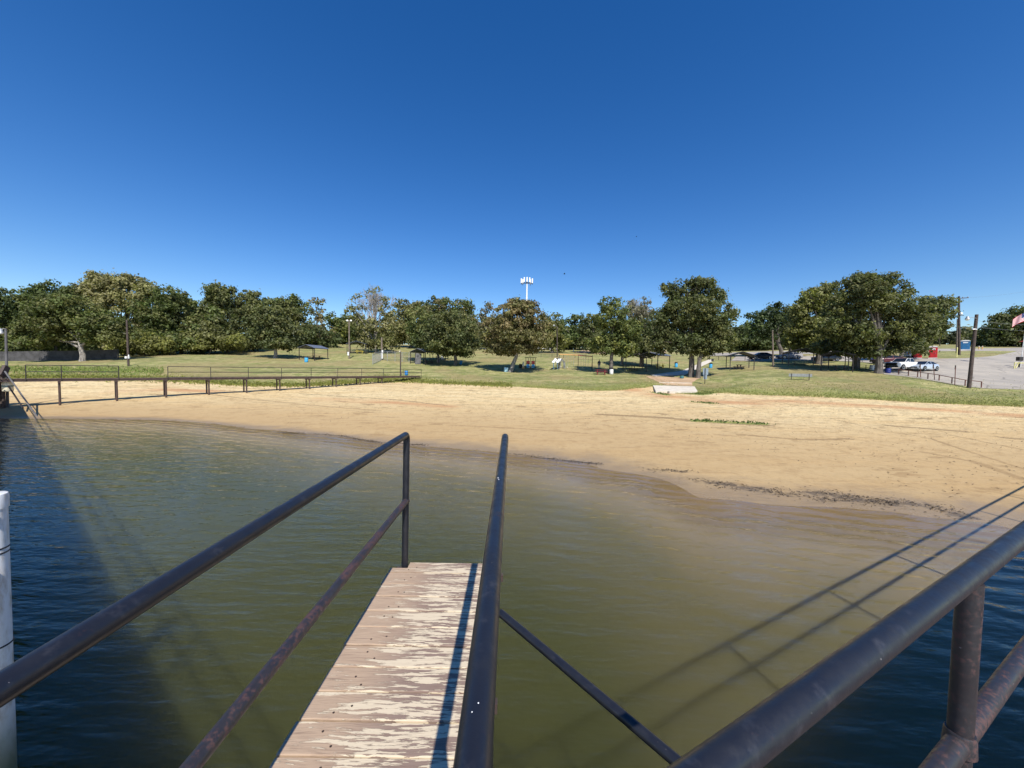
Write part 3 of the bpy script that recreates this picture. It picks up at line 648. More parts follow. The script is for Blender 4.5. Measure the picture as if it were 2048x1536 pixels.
MB().tube([(2.2 * s, -0.1, 20 * s), (2.2 * s, -0.1, 22.5 * s)], 0.07, 8).build('meter_dome', MT['lampglass'], o, True)
o, g, h = pole(698.5, 717.5, 640, 0.15, 'polewood', 'grey wooden pole with two floodlights in front of the bare tree', 'floodlight_pole', du=-0.3)
for sx in (-1, 1):
    hd = thing_dummy = Vector((h.x + sx * 3.7 * px(g), 0, h.z - 1.2 * px(g)))
    MB().tube([Vector((h.x, 0, h.z - 2.5 * px(g))), hd], 0.04, 6).build('lamp_arm', MT['galv'], o, True)
    MB().sphere(hd, 0.24, 10, 0, (1, 0.7, 0.9)).build('floodlight', MT['lampglass'], o, True)
MB().box((-0.1, -0.2, 10 * px(g)), (0.3, 0.25, 0.75)).build('meter_box', MT['white'], o)
o, g, h = pole(764, 720, 675, 0.19, 'polewood', 'thick pale pole stub with white boxes by the wire fence', 'pole_stub', du=-0.6)
MB().box((0.08, -0.25, 8 * px(g)), (0.36, 0.25, 1.2)).build('meter_box', MT['white'], o); MB().box((0.2, -0.25, 17 * px(g)), (0.28, 0.2, 0.5)).build('breaker_box', MT['white'], o)
o, g, h = pole(801, 753, 702.5, 0.09, 'darkpole', 'short dark pole at the shore end of the walkway', 'pole_stub', du=0.3)
MB().box((-0.12, 0, h.z), (0.22, 0.18, 0.12)).build('lamp_cap', MT['cream'], o)
o, g, h = pole(1114, 711, 652, 0.13, 'darkpole', 'dark lamp pole rising behind the white slides', 'lamp_pole', du=0.0, Y=92)
lamp_head(o, Vector((-1.0, 0, h.z + 0.15)), 0.26, Vector((0, 0, h.z - 0.4)))
o, g, h = pole(1306, 706, 655, 0.12, 'polewood', 'slim pole in the shade between the swings and the twin trunks', 'pole_stub', Y=95)
o, g, h = pole(1546.5, 734, 660, 0.13, 'polewood', 'bare leaning pole left of the park bench', 'pole_stub', du=-1.6)
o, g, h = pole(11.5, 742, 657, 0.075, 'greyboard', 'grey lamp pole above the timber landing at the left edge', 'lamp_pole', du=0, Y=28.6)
lamp_head(o, Vector((h.x - 0.22, -0.1, h.z - 0.22)), 0.14, Vector((h.x, 0, h.z - 0.02)))
o, g, h = pole(1937.5, 776, 629, 0.17, 'darkpole', 'dark leaning lamp pole beside the pipe barrier at the parking lot', 'lamp_pole', du=16)
s = px(g); L = Vector((16 * s, 0, 0))
lamp_head(o, Vector((h.x - 22 * s, -0.2, h.z - 8 * s)), 0.24, Vector((h.x - 2 * s, -0.1, h.z - 8.0 * s)))
MB().box((h.x * 0.80 - 4 * s, -0.1, h.z * 0.80), (8 * s, 0.14, 0.12)).build('wire_bracket', MT['white'], o)
MB().box((h.x * 0.2 + 2.2 * s, 0, h.z * 0.19), (0.12, 0.2, 0.95)).build('conduit_box', MT['darkpole'], o)
ug = Vector((rat(1917) * 84, 84, 0)); ug.z = float(H(ug.x, ug.y))
o, g, h = pole(1916, 709, 592.5, 0.19, 'darkpole', 'tall utility pole with a crossarm behind the red toilet', du=1.8, Y=80)
s = px(g)
MB().beam((h.x - 16.5 * s, 0, h.z - 5.5 * s), (h.x + 19 * s, 0, h.z - 2.6 * s), 0.13, 0.14).build('crossarm', MT['darkpole'], o)
for e in (-15.5, -8, 8, 18): MB().lathe([(0.05, 0), (0.09, 0.12), (0.05, 0.25)], 8).build('insulator', MT['greywall'], o, True, Vector((h.x + e * s, 0, h.z - 4.0 * s + e * 0.08 * s)))
MB().beam((h.x - 4 * s, -0.1, h.z - 12.5 * s), (h.x + 5.5 * s, -0.1, h.z - 10.5 * s), 0.12, 0.3).build('switch_arm', MT['darkpole'], o)
MB().tube([(h.x, -0.1, h.z - 7 * s), (h.x - 3.4 * s, 0, h.z - 4.8 * s)], 0.03, 6).build('arm_brace', MT['darkpole'], o)
MB().beam((h.x - 9 * s, -0.1, h.z - 38.5 * s), (h.x + 11 * s, -0.1, h.z - 37.8 * s), 0.1, 0.12).build('lamp_bar', MT['darkpole'], o)
MB().sphere((h.x + 3.5 * s, -0.3, h.z - 34.5 * s), 0.27, 10).build('lamp_globe', MT['lampglass'], o, True)
o, g, h = pole(1910.5, 703, 638, 0.14, 'polewood', 'grey leaning prop pole just left of the tall utility pole', 'prop_pole', du=4.5, Y=84)
o, g, h = pole(1876.5, 695, 652, 0.1, 'darkpole', 'slim far pole in the gap right of the biggest oak', 'utility_pole', Y=118)
MB().beam((h.x - 0.8, 0, h.z - 0.6), (h.x + 0.8, 0, h.z - 0.6), 0.1, 0.1).build('crossarm', MT['darkpole'], o)
g = GP(1913, 714.5); o = thing('bollard', 'tall thin yellow guard post at the foot of the utility pole', 'bollard', g)
MB().tube([(0, 0, -0.2), (0.02, 0, 19 * px(g))], 0.09, 10).build('post', MT['paleyellow'], o, True); MB().sphere((0.02, 0, 19 * px(g)), 0.09, 8).build('cap', MT['paleyellow'], o, True)
for u, lb in ((1957.5, 'left one of two short orange marker posts beyond the parking lot'), (1964.5, 'right one of two short orange marker posts beyond the parking lot')):
    g = GP(u, 699); o = thing('marker_post', lb, 'post', g, group='orange marker posts'); MB().box((0, 0, 3 * px(g)), (0.16, 0.16, 6 * px(g)), bev=0.02).build('post', MT['orange'], o); MB().box((0, 0, 6.2 * px(g)), (0.2, 0.2, 0.1), bev=0.02).build('cap', MT['white'], o)
def wire(pa, pb, sag, label):
    pts = [pa.lerp(pb, i / 14) - Vector((0, 0, sag * 4 * (i / 14) * (1 - i / 14))) for i in range(15)]
    o = MB().tube(pts, 0.011, 5).build('power_line', MT['cable'], None, True); tag(o, label, 'wire', 'power lines')
MT['cable'] = simple('cable', (0.16, 0.17, 0.19), 0.6, 0.2, 1)
wire(P(1951, 641, 44), P(2150, 643, 60), 0.5, 'upper thin wire running right from the leaning lamp pole')
wire(P(1949, 654, 44), P(2150, 660, 60), 0.3, 'lower thin wire running right from the leaning lamp pole')
wire(P(1934, 595.5, 80), P(2150, 560, 100), 0.8, 'high thin wire running right from the utility pole crossarm')

# cell tower far behind the trees
g = GY(1051, 250); o = thing('cell_tower', 'white cell tower with a ring of panel antennas above the trees', 'tower', g)
s = px(g); zt = P(1052, 556, 250).z - g.z; zc = zt - 5 * s
MB().tube([(0, 0, 0), (0, 0, zt - 12 * s)], [1.1, 0.42], 14).build('mast', MT['white'], o, True)
MB().tube([(0, 0, zt - 14 * s), (0, 0, zt - 2 * s)], 0.3, 10).build('mast_head', MT['galv'], o, True)
for k in range(3):
    a = 2 * pi * k / 3 + 0.3; MB().beam((0, 0, zc - 4 * s), (3.6 * cos(a), 3.6 * sin(a), zc - 4 * s), 0.25, 0.3).build('antenna_arm', MT['darksteel'], o)
for x, yy in ((-11.2, 1), (-5.7, -2.5), (-0.3, -3), (5.0, -2.2), (10.6, 0.5), (-8, 3), (7, 3.2)):
    MB().box((x * s, yy, zc), (2.6 * s, 0.35, 9.5 * s), bev=0.1).build('panel_antenna', MT['white'], o)
    MB().box((x * s, yy + 0.5, zc - 5.5 * s), (1.2 * s, 0.4, 3 * s)).build('radio_unit', MT['darksteel'], o)
MB().box((0, 0, zc - 5.2 * s), (23 * s, 0.35, 0.35)).build('platform', MT['darksteel'], o)

# birds
for u, v, lb in ((1129, 548, 'lower and larger of two tiny dark birds in the sky'), (1273, 473.5, 'higher and fainter of two tiny dark birds in the sky')):
    p = P(u, v, 110 if u < 1200 else 190); o = MB().sphere((0, 0, 0), 0.11, 8, 0, (2.2, 1, 1)).add([(-0.2, 0, 0.05), (0.16, 0, 0.05), (0.05, 0.55, 0.2), (-0.15, 0.5, 0.18)], [(0, 1, 2, 3)]).add([(-0.2, 0, 0.05), (0.16, 0, 0.05), (0.05, -0.55, 0.2), (-0.15, -0.5, 0.18)], [(0, 3, 2, 1)]).add([(-0.2, 0.05, 0), (-0.2, -0.05, 0), (-0.5, -0.1, 0.02), (-0.5, 0.1, 0.02)], [(0, 1, 2, 3)]).build('bird', MT['black'], None, False, p)
    tag(o, lb, 'bird', 'birds in the sky')

# ------------------------------------------------------------------ picnic shelters, tables, barrels
def shelter(u, v, w, l, rot, label, roof='roofmetal', eave=2.25, rise=0.62, Y=None):
    g = GP(u, v) if Y is None else GY(u, Y); o = thing('picnic_shelter', label, 'shelter', g, radians(-rot) - math.atan2(g.x, g.y), 'open gabled picnic shelters on the lawn')
    for sx in (-1, 1):
        for sy in (-1, 1): MB().box((sx * w / 2, sy * l / 2, eave / 2 - 0.2), (0.11, 0.11, eave + 0.4)).build('post', MT['darksteel'], o)
    ov = 0.22; zo = eave + 0.06
    def prof(y): return [(-w / 2 - ov, y, zo - 0.05), (0, y, zo + rise), (w / 2 + ov, y, zo - 0.05)]
    a, b2 = prof(-l / 2 - 0.25), prof(l / 2 + 0.25); up = [(x, y, z + 0.05) for x, y, z in a + b2]
    MB().add(a + b2 + up, [(0, 1, 4, 3)[::-1], (1, 2, 5, 4)[::-1], (6, 7, 10, 9), (7, 8, 11, 10), (0, 1, 7, 6), (1, 2, 8, 7), (4, 3, 9, 10), (5, 4, 10, 11), (3, 0, 6, 9), (2, 5, 11, 8)]).build('roof', MT[roof], o)
    for sy in (-1, 1):
        y = sy * l / 2
        mb = MB(); mb.beam((-w / 2, y, eave), (0, y, zo + rise - 0.10), 0.09, 0.14).beam((w / 2, y, eave), (0, y, zo + rise - 0.10), 0.09, 0.14)
        mb.build('gable_frame', MT['darksteel'], o)
        MB().beam((sy * w / 2, -l / 2, eave - 0.02), (sy * w / 2, l / 2, eave - 0.02), 0.09, 0.12).build('eave_beam', MT['darksteel'], o)
    return g
def table(p, rot, label, mat='darksteel', legs='darksteel', L=1.8):
    o = thing('picnic_table', label, 'picnic table', p, radians(rot) - math.atan2(p.x, p.y), 'picnic tables in the park')
    mb = MB(); [mb.box((0, (i - 1.5) * 0.185, 0.76), (L, 0.17, 0.045)) for i in range(4)]; mb.build('table_top', MT[mat], o)
    for sy in (-1, 1): MB().box((0, sy * 0.72, 0.45), (L, 0.26, 0.045)).build('seat', MT[mat], o)
    for sx in (-1, 1):
        x = sx * L * 0.3; mb = MB(); mb.box((x, 0, 0.41), (0.08, 1.5, 0.06)).box((x, 0.22, 0.37), (0.09, 0.09, 0.74)).box((x, -0.22, 0.37), (0.09, 0.09, 0.74)).box((x, 0.66, 0.2), (0.07, 0.07, 0.42)).box((x, -0.66, 0.2), (0.07, 0.07, 0.42)); mb.build('leg_frame', MT[legs], o)
g = shelter(627.5, 719, 3.7, 3.7, 42, 'picnic shelter nearest the lone oak at the left with a bright blue barrel beside it'); table(g + Vector((0.5, 0.2, 0)), 20, 'dark picnic table under the shelter beside the lone left oak')
g = shelter(716, 707, 4.3, 3.4, 12, 'far picnic shelter behind the two-floodlight pole with a yellow table'); table(g + Vector((0.4, 0, 0.02)), 0, 'bright yellow picnic table behind the two-floodlight pole', 'yellow', 'yellow', 2.0)
gC = shelter(849, 727, 3.9, 3.9, 42, 'picnic shelter with a tall grey board leaning inside it'); table(gC + Vector((0.9, 0.3, 0)), 20, 'dark picnic table beside the tall leaning grey board')
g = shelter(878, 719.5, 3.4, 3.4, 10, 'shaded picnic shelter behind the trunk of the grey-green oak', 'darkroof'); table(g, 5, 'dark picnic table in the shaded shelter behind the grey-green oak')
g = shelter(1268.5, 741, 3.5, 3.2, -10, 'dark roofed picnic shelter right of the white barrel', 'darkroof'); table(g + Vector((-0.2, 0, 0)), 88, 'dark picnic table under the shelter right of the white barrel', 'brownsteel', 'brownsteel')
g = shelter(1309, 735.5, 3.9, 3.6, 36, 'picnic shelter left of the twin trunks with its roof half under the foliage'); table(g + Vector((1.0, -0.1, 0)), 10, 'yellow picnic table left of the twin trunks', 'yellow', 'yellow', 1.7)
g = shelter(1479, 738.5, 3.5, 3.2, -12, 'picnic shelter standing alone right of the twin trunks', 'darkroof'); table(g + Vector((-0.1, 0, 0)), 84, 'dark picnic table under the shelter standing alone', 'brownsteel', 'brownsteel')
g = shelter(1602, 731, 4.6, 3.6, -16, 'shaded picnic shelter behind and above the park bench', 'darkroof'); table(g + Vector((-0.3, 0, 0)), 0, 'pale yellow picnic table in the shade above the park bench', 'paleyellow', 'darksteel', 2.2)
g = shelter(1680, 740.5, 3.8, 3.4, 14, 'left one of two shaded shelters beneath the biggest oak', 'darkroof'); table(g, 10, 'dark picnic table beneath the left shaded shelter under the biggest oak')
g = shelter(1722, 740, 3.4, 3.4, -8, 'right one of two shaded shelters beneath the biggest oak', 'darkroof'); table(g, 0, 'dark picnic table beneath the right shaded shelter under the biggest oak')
g = GP(1202, 749); table(g, 4, 'weathered red picnic table in front of the tall narrow oak', 'darkred', 'darkred', 2.0)
g = GP(836.5, 728.5); o = thing('leaning_board', 'tall grey board leaning inside the picnic shelter', 'board', g, radians(6))
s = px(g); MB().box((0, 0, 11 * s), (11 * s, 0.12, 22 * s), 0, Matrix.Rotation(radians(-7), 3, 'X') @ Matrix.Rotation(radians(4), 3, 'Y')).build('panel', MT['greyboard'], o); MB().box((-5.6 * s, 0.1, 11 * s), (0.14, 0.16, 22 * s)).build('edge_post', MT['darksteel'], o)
g = GP(884.5, 720); o = thing('notice_board', 'small white board behind the shaded shelter and grey-green oak', 'board', g); s = px(g)
MB().box((0, 0, 5.5 * s), (5.5 * s, 0.08, 7.5 * s), bev=0.02).build('panel', MT['white'], o); MB().box((0, 0.1, 2.2 * s), (0.1, 0.08, 4.4 * s)).build('post', MT['darksteel'], o)

def barrel(u, v, mat, label, hpx=11.5, lid=None, tilt=0.0, name='trash_barrel', rr=0.34):
    g = GP(u, v); h = hpx * px(g); o = thing(name, label, 'barrel', g); o.rotation_euler = (0, tilt, 0)
    r = h * rr
    MB().lathe([(r * 0.93, 0.0), (r, h * 0.05), (r * 1.0, h * 0.3), (r * 1.04, h * 0.33), (r, h * 0.36), (r, h * 0.62), (r * 1.04, h * 0.65), (r, h * 0.68), (r * 0.99, h * 0.97), (r * 0.92, h)], 18).build('drum', MT[mat], o, True)
    if lid: MB().lathe([(r * 1.1, h * 0.93), (r * 1.14, h * 1.0), (r * 0.8, h * 1.16), (r * 0.25, h * 1.22)], 18).build('lid', MT[lid], o, True)
    else: MB().lathe([(r * 1.03, h * 0.965), (r * 1.05, h), (r * 1.0, h * 1.005)], 18).build('rim', MT['darksteel'], o, True)
    return o
barrel(612.5, 724.5, 'sky_blue', 'bright light blue barrel in front of the leftmost picnic shelter', 9.5, None, 0.05)
barrel(812.5, 750.5, 'blue', 'blue trash barrel behind the shore end rail of the walkway', 9.5, None)
barrel(921, 728.5, 'blue', 'small blue barrel at the foot of the grey-green oak', 7.5, None, 0.3)
barrel(1011.5, 744, 'pale_blue', 'pale blue barrel leaning against the brown oak trunk', 9.5, None, 0.1, rr=0.42)
barrel(1222.5, 748.5, 'white', 'white trash barrel with a dark rim by the tall narrow oak', 11, 'black', rr=0.36)
barrel(1352, 734.5, 'sky_blue', 'blue barrel with black lid left of the twin trunks', 8.5, 'black')
barrel(1363.5, 757, 'teal', 'teal barrel with a bulky black lid in the shade before the twin trunks', 6.5, 'black', rr=0.55)
barrel(1421, 736, 'sky_blue', 'blue barrel with black lid just below the top of the footpath', 8.5, 'black', 0.08)
barrel(1425, 722.5, 'black', 'low black drum at the top end of the footpath', 4.5, None, 0, 'black_drum', 0.5)
barrel(1775.5, 746.5, 'navy', 'dark blue barrel in front of the white pickup', 10.5, None, 0.0, rr=0.42)
barrel(1743.5, 740.5, 'white', 'scuffed white barrel beside the biggest oak trunk', 10, None, 0.12, rr=0.42)
barrel(1040, 736, 'black', 'small dark tub behind the brown oak on the playground', 8, None, 0.2, 'dark_tub', 0.4)

# park bench seen from behind
g = GP(1600, 760); s = px(g); o = thing('park_bench', 'grey metal park bench facing away on the open lawn', 'bench', g, radians(2) - math.atan2(g.x, g.y)); W = 37 * s
mb = MB(); [mb.box((0, -0.28 + 0.02 * i, 0.50 + 0.075 * i), (W, 0.03, 0.062)) for i in range(5)]; mb.build('backrest', MT['galv'], o)
mb = MB(); [mb.box((0, -0.18 + 0.085 * i, 0.44), (W, 0.07, 0.03)) for i in range(5)]; mb.build('seat', MT['galv'], o)
for sx in (-1, 1):
    mb = MB(); x = sx * W * 0.38; mb.tube([(x, -0.34, 0), (x, -0.33, 0.45), (x, -0.25, 0.86)], 0.035, 8).tube([(x, 0.16, 0), (x, 0.14, 0.43)], 0.03, 8).tube([(x, -0.33, 0.41), (x, 0.16, 0.41)], 0.03, 8); mb.build('leg_frame', MT['darksteel'], o, True)

# sign seen from behind by the twin trunks
g = GP(1409.5, 768.5); s = px(g); o = thing('sign', 'two-panel sign on a thin post seen from behind near the twin trunks', 'sign', g, -math.atan2(g.x, g.y))
MB().tube([(0, 0, -0.3), (0, 0, 32 * s)], 0.045, 8).build('post', MT['darksteel'], o, True)
MB().box((0.05, 0.06, 25.5 * s), (9.5 * s, 0.02, 13 * s), bev=0.006).build('sign_panel', MT['signback'], o); MB().box((0.03, 0.06, 14.4 * s), (6.2 * s, 0.02, 8.6 * s), bev=0.006).build('lower_panel', MT['signback'], o)
# three small sign posts by the barrier
for (u, vb, du, vt), lb in (((1841.5, 755, -1.0, 727.5), 'small sign post standing before the silver car'), ((1869.5, 760, -2.6, 728.5), 'small tilted sign post right of the silver car'), ((1909.5, 771, 1.6, 730.5), 'small sign post nearest the leaning lamp pole')):
    g = GP(u, vb); s = px(g); t = P(u + du, vt, g.y) - g; o = thing('small_sign', lb, 'sign', g, 0, 'small parking signs seen from behind')
    MB().tube([(0, 0, -0.2), t * 0.9], 0.04, 6).build('post', MT['rust'], o, True); MB().box(t - Vector((0, 0, 4 * s)), (2.6 * s, 0.03, 8 * s), bev=0.008).build('sign_panel', MT['darksteel'], o)

# rusty pipe barrier
def barrier():
    ps = [(1797, 749.5), (1816.5, 752), (1835, 754.5), (1855.5, 758), (1878, 761.5), (1903.5, 767), (1930, 772), (1962.5, 776)]
    o = thing('pipe_barrier', 'low rusty pipe barrier along the near edge of the parking lot', 'barrier', (0, 0, 0)); tops = []
    for u, v in ps:
        g = GP(u, v); MB().tube([g - Vector((0, 0, 0.2)), g + Vector((0, 0, 0.76))], 0.055, 8).build('post', MT['rust'], o, True); tops.append(g + Vector((0, 0, 0.74)))
    MB().tube(tops, 0.042, 8).build('rail', MT['rust'], o, True)
barrier()
def railfence(ps, label, h=0.9, mat='darksteel', r=0.05):
    o = thing('rail_fence', label, 'fence', (0, 0, 0)); tops = []
    for u, v in ps:
        g = GP(u, v); MB().tube([g - Vector((0, 0, 0.2)), g + Vector((0, 0, h))], r, 6).build('post', MT[mat], o, True); tops.append(g + Vector((0, 0, h - 0.05)))
    MB().tube(tops, r * 0.8, 6).build('rail', MT[mat], o, True)
railfence([(1036, 714), (1060, 714.3), (1082, 714.8), (1104, 715.4), (1127, 716), (1150, 716.3), (1172, 716.6)], 'low dark rail fence across the slope behind the playground')
railfence([(1395, 719), (1415, 719.5), (1437, 720), (1462, 720.5), (1490, 721), (1520, 721.5)], 'low dark rail fence behind the shelter standing alone')

# concrete slab at the foot of the path
def slab_step():
    o = thing('concrete_step', 'pale concrete slab step between the beach and the dirt path', 'slab', (0, 0, 0)); up = Vector((0, 0, 0.07))
    yf = GP(1352, 786.0).y
    A, Bq, C, Dq = GP(1306, 771.5) + up, GP(1389, 774) + up, P(1395, 782, yf), P(1311.5, 782, yf)
    top = [A, Bq, C, Dq]
    MB().add([tuple(p) for p in top] + [(p.x, p.y, p.z - 0.5) for p in top], [(3, 2, 1, 0)[::-1], (4, 5, 6, 7)[::-1], (0, 4, 5, 1)[::-1], (1, 5, 6, 2)[::-1], (2, 6, 7, 3)[::-1], (3, 7, 4, 0)[::-1]]).build('step', MT['concrete'], o)
    a, b2 = Dq.lerp(C, 0.28), Dq.lerp(C, 0.9); f = Vector((0, -0.32, -0.16)); a, b2 = a + f, b2 + f
    mb = MB(); mb.beam(a, b2, 0.55, 0.3); mb.build('footing', MT['concrete'], o)
    m = GP(1318, 765.5).lerp(GP(1383, 767), .5); q = (GP(1383, 767) - GP(1318, 765.5)); MB().beam(GP(1318, 765.5) + Vector((0, 0, 0)), GP(1383, 767) + Vector((0, 0, 0)), 0.3, 0.16).build('upper_kerb', MT['concrete'], o)
slab_step()

# ------------------------------------------------------------------ playground
def playground():
    g = GP(1061, 737); s = px(g)
    o = thing('climber', 'black climbing frame with red boards and blue discs behind the brown oak', 'climbing frame', g, radians(-4))
    W = 19 * s; Ht = 21.5 * s
    mb = MB()
    for i in range(5): mb.tube([(-W / 2 + W * i / 4, 0, -0.1), (-W / 2 + W * i / 4, 0, Ht)], 0.05, 6)
    mb.tube([(-W * 0.62, 0, Ht), (W * 0.62, 0, Ht)], 0.06, 6).tube([(-W / 2, 0, Ht * 0.42), (W / 2, 0, Ht * 0.42)], 0.05, 6); mb.build('frame', MT['darksteel'], o, True)
    for sx in (-1, 1):
        MB().box((sx * W * 0.26, -0.07, Ht * 0.57), (W * 0.36, 0.05, Ht * 0.27), bev=0.01).build('red_board', MT['red'], o)
        MB().lathe([(W * 0.16, -0.04), (W * 0.19, -0.02), (W * 0.19, 0.02), (W * 0.16, 0.04)], 16).build('blue_disc', MT['sky_blue'], o, True, Vector((sx * W * 0.27, -0.1, Ht * 0.23))).rotation_euler = (radians(90), 0, 0)
    MB().box((0, 0.3, 0.35), (W, 0.9, 0.1)).build('deck', MT['darksteel'], o)
    g = GP(1046.5, 737); s = px(g); o = thing('play_rider', 'small cream play rider with an orange base left of the red and blue climbing frame', 'play rider', g)
    MB().lathe([(0.20, 0), (0.24, 0.1), (0.10, 0.45)], 12).build('base', MT['orange'], o, True); MB().tube([(0, 0, 0.4), (-0.02, 0, 0.9), (0.05, 0, 14 * s)], [0.17, 0.2, 0.12], 10).build('body', MT['cream'], o, True)
    # double slide
    g = GP(1112, 739); s = px(g); o = thing('slide', 'double white slide with blue legs in front of the swing set', 'slide', g)
    for x0, x1 in ((1.5, -7.0), (9.0, 1.0)):
        top = Vector((x0 * s, 0.6, 22 * s)); bot = Vector((x1 * s, -1.2, 13.5 * s)); mid = (top + bot) / 2 - Vector((0, 0, 0.1))
        mb = MB(); d = (bot - top).normalized(); sd = Vector((0.9, 0.42, 0)) * 0.30
        for k, (a, b2) in enumerate(((top, mid), (mid, bot))):
            mb.add([a - sd, a + sd, b2 + sd, b2 - sd, a - sd + Vector((0, 0, 0.2)), a + sd + Vector((0, 0, 0.2)), b2 + sd + Vector((0, 0, 0.2)), b2 - sd + Vector((0, 0, 0.2))], [(0, 1, 2, 3), (0, 3, 7, 4), (1, 5, 6, 2)])
        mb.build('chute', MT['white'], o); MB().tube([bot, Vector((bot.x + 0.1, bot.y, 0))], 0.05, 6).build('leg', MT['bluepanel'], o)
    MB().tube([(4.6 * s, 0.6, 0), (4.6 * s, 0.6, 24 * s)], 0.08, 8).build('tower_post', MT['darksteel'], o); MB().tube([(1.5 * s, 0.9, 0), (1.5 * s, 0.9, 23 * s)], 0.06, 8).build('tower_post', MT['greywall'], o)
    MB().box((3.5 * s, 0.8, 22 * s), (5 * s, 0.9, 0.12)).build('platform', MT['darksteel'], o)
    g = GP(1125, 738); s = px(g); o = thing('climbing_arch', 'grey arched climber just right of the white slides', 'climber', g)
    mb = MB()
    for k in range(4): mb.tube([(-5 * s, 0.6 * k, 0), (-3.6 * s, 0.6 * k, 14 * s), (0, 0.6 * k, 20 * s), (4 * s, 0.6 * k, 14 * s), (5.2 * s, 0.6 * k, 0)], 0.045, 6)
    mb.build('hoops', MT['galv'], o, True)
    mb = MB()
    for x, z in ((-3.6, 14), (0, 20), (4, 14), (4.8, 6)): mb.tube([(x * s, 0, z * s), (x * s, 1.8, z * s)], 0.035, 6)
    mb.build('rungs', MT['darksteel'], o, True)
    for u, v, lb in ((1122, 734.5, 'small white seat lying on the grass under the arched climber'), (1134.5, 735.5, 'small white seat lying on the grass right of the arched climber')):
        g = GP(u, v); o = MB().box((0, 0, 0.08), (0.34, 0.16, 0.10), 0, Matrix.Rotation(0.5, 3, 'Y'), bev=0.03).build('loose_seat', MT['cream'], None, False, g); tag(o, lb, 'seat')
    # swing set
    g0 = GP(1118, 738); gm = GP(1156, 740); g1 = GP(1184, 740); s = px(gm); o = thing('swing_set', 'long swing set with a faded orange top beam', 'swing set', gm)
    zt = 29.5 * s; a = g0 - gm; b2 = g1 - gm
    MB().tube([(a.x, a.y, zt + 0.12), (0, 0, zt)], 0.085, 8).build('orange_beam', MT['orange'], o, True); MB().tube([(0, 0, zt), (b2.x, b2.y, zt - 0.2)], 0.075, 8).build('red_beam', MT['darkred'], o, True)
    for c in (a, Vector((0, 0, 0)), b2):
        mb = MB(); mb.tube([(c.x - 0.15, c.y - 0.9, -0.1), (c.x, c.y, zt)], 0.05, 6).tube([(c.x + 0.15, c.y + 0.9, -0.1), (c.x, c.y, zt)], 0.05, 6); mb.build('leg_frame', MT['darksteel'], o, True)
    for f in (0.3, 0.62):
        c = b2 * f; mb = MB(); mb.tube([(c.x - 0.25, c.y, zt), (c.x - 0.22, c.y, 0.6), (c.x, c.y, 0.45), (c.x + 0.22, c.y, 0.6), (c.x + 0.25, c.y, zt)], 0.02, 5); mb.build('swing', MT['galv'], o)
    for f in (0.3, 0.6):
        c = a * f; mb = MB(); mb.tube([(c.x - 0.25, c.y, zt), (c.x - 0.22, c.y, 0.6), (c.x, c.y, 0.45), (c.x + 0.22, c.y, 0.6), (c.x + 0.25, c.y, zt)], 0.02, 5); mb.build('swing', MT['galv'], o)
playground()

# person standing by the trunk
def person(u, v):
    g = GP(u, v); o = thing('person', 'person in a dark jacket and blue jeans standing by the tall narrow oak', 'person', g, radians(170))
    me = bpy.data.meshes.new('body'); J = {'pel': (0, 0, 0.98, 0.15), 'ch': (0, 0.01, 1.25, 0.165), 'sh': (0, 0, 1.45, 0.14), 'nk': (0, 0.01, 1.55, 0.06), 'hd': (0, 0.03, 1.66, 0.095), 'hd2': (0, 0.035, 1.74, 0.08)}
    for sx, n in ((-1, 'l'), (1, 'r')):
        J.update({n + 'hip': (sx * 0.10, 0, 0.92, 0.10), n + 'kn': (sx * 0.12, 0.03 * sx, 0.50, 0.066), n + 'an': (sx * 0.13, -0.02, 0.09, 0.045), n + 'toe': (sx * 0.15, 0.15, 0.04, 0.036),
                  n + 'sho': (sx * 0.19, 0, 1.43, 0.075), n + 'el': (sx * 0.27, -0.02, 1.15, 0.05), n + 'wr': (sx * 0.25, 0.10, 0.92, 0.034), n + 'ha': (sx * 0.245, 0.14, 0.84, 0.032)})
    ks = list(J); E = [('pel', 'ch'), ('ch', 'sh'), ('sh', 'nk'), ('nk', 'hd'), ('hd', 'hd2')]
    for n in 'lr': E += [('pel', n + 'hip'), (n + 'hip', n + 'kn'), (n + 'kn', n + 'an'), (n + 'an', n + 'toe'), ('sh', n + 'sho'), (n + 'sho', n + 'el'), (n + 'el', n + 'wr'), (n + 'wr', n + 'ha')]
    me.from_pydata([J[k][:3] for k in ks], [(ks.index(a), ks.index(b)) for a, b in E], [])
    tmp = bpy.data.objects.new('tmp', me); COL.objects.link(tmp); tmp.modifiers.new('s', 'SKIN'); sd = tmp.modifiers.new('d', 'SUBSURF'); sd.levels = 1; sd.render_levels = 1
    for i, k in enumerate(ks): me.skin_vertices[0].data[i].radius = (J[k][3], J[k][3])
    me.skin_vertices[0].data[0].use_root = True
    dg = bpy.context.evaluated_depsgraph_get(); bm = bpy.data.meshes.new_from_object(tmp.evaluated_get(dg)); bpy.data.objects.remove(tmp)
    bm.name = 'body'; bm.materials.clear(); [bm.materials.append(MT[k]) for k in ('skin', 'jacket', 'jeans', 'black')]
    for p in bm.polygons:
        c = p.center; p.use_smooth = True
        p.material_index = 3 if c.z < 0.09 else 2 if (c.z < 0.95 and abs(c.x) < 0.2) else 1 if (c.z < 1.52 and not (c.z < 0.9)) else 0
    b = bpy.data.objects.new('body', bm); COL.objects.link(b); b.parent = o
    MB().sphere((0, 0.01, 1.75), 0.115, 12, 0, (0.95, 1.05, 0.75)).build('hair', MT['black'], o, True)
person(1198, 739)

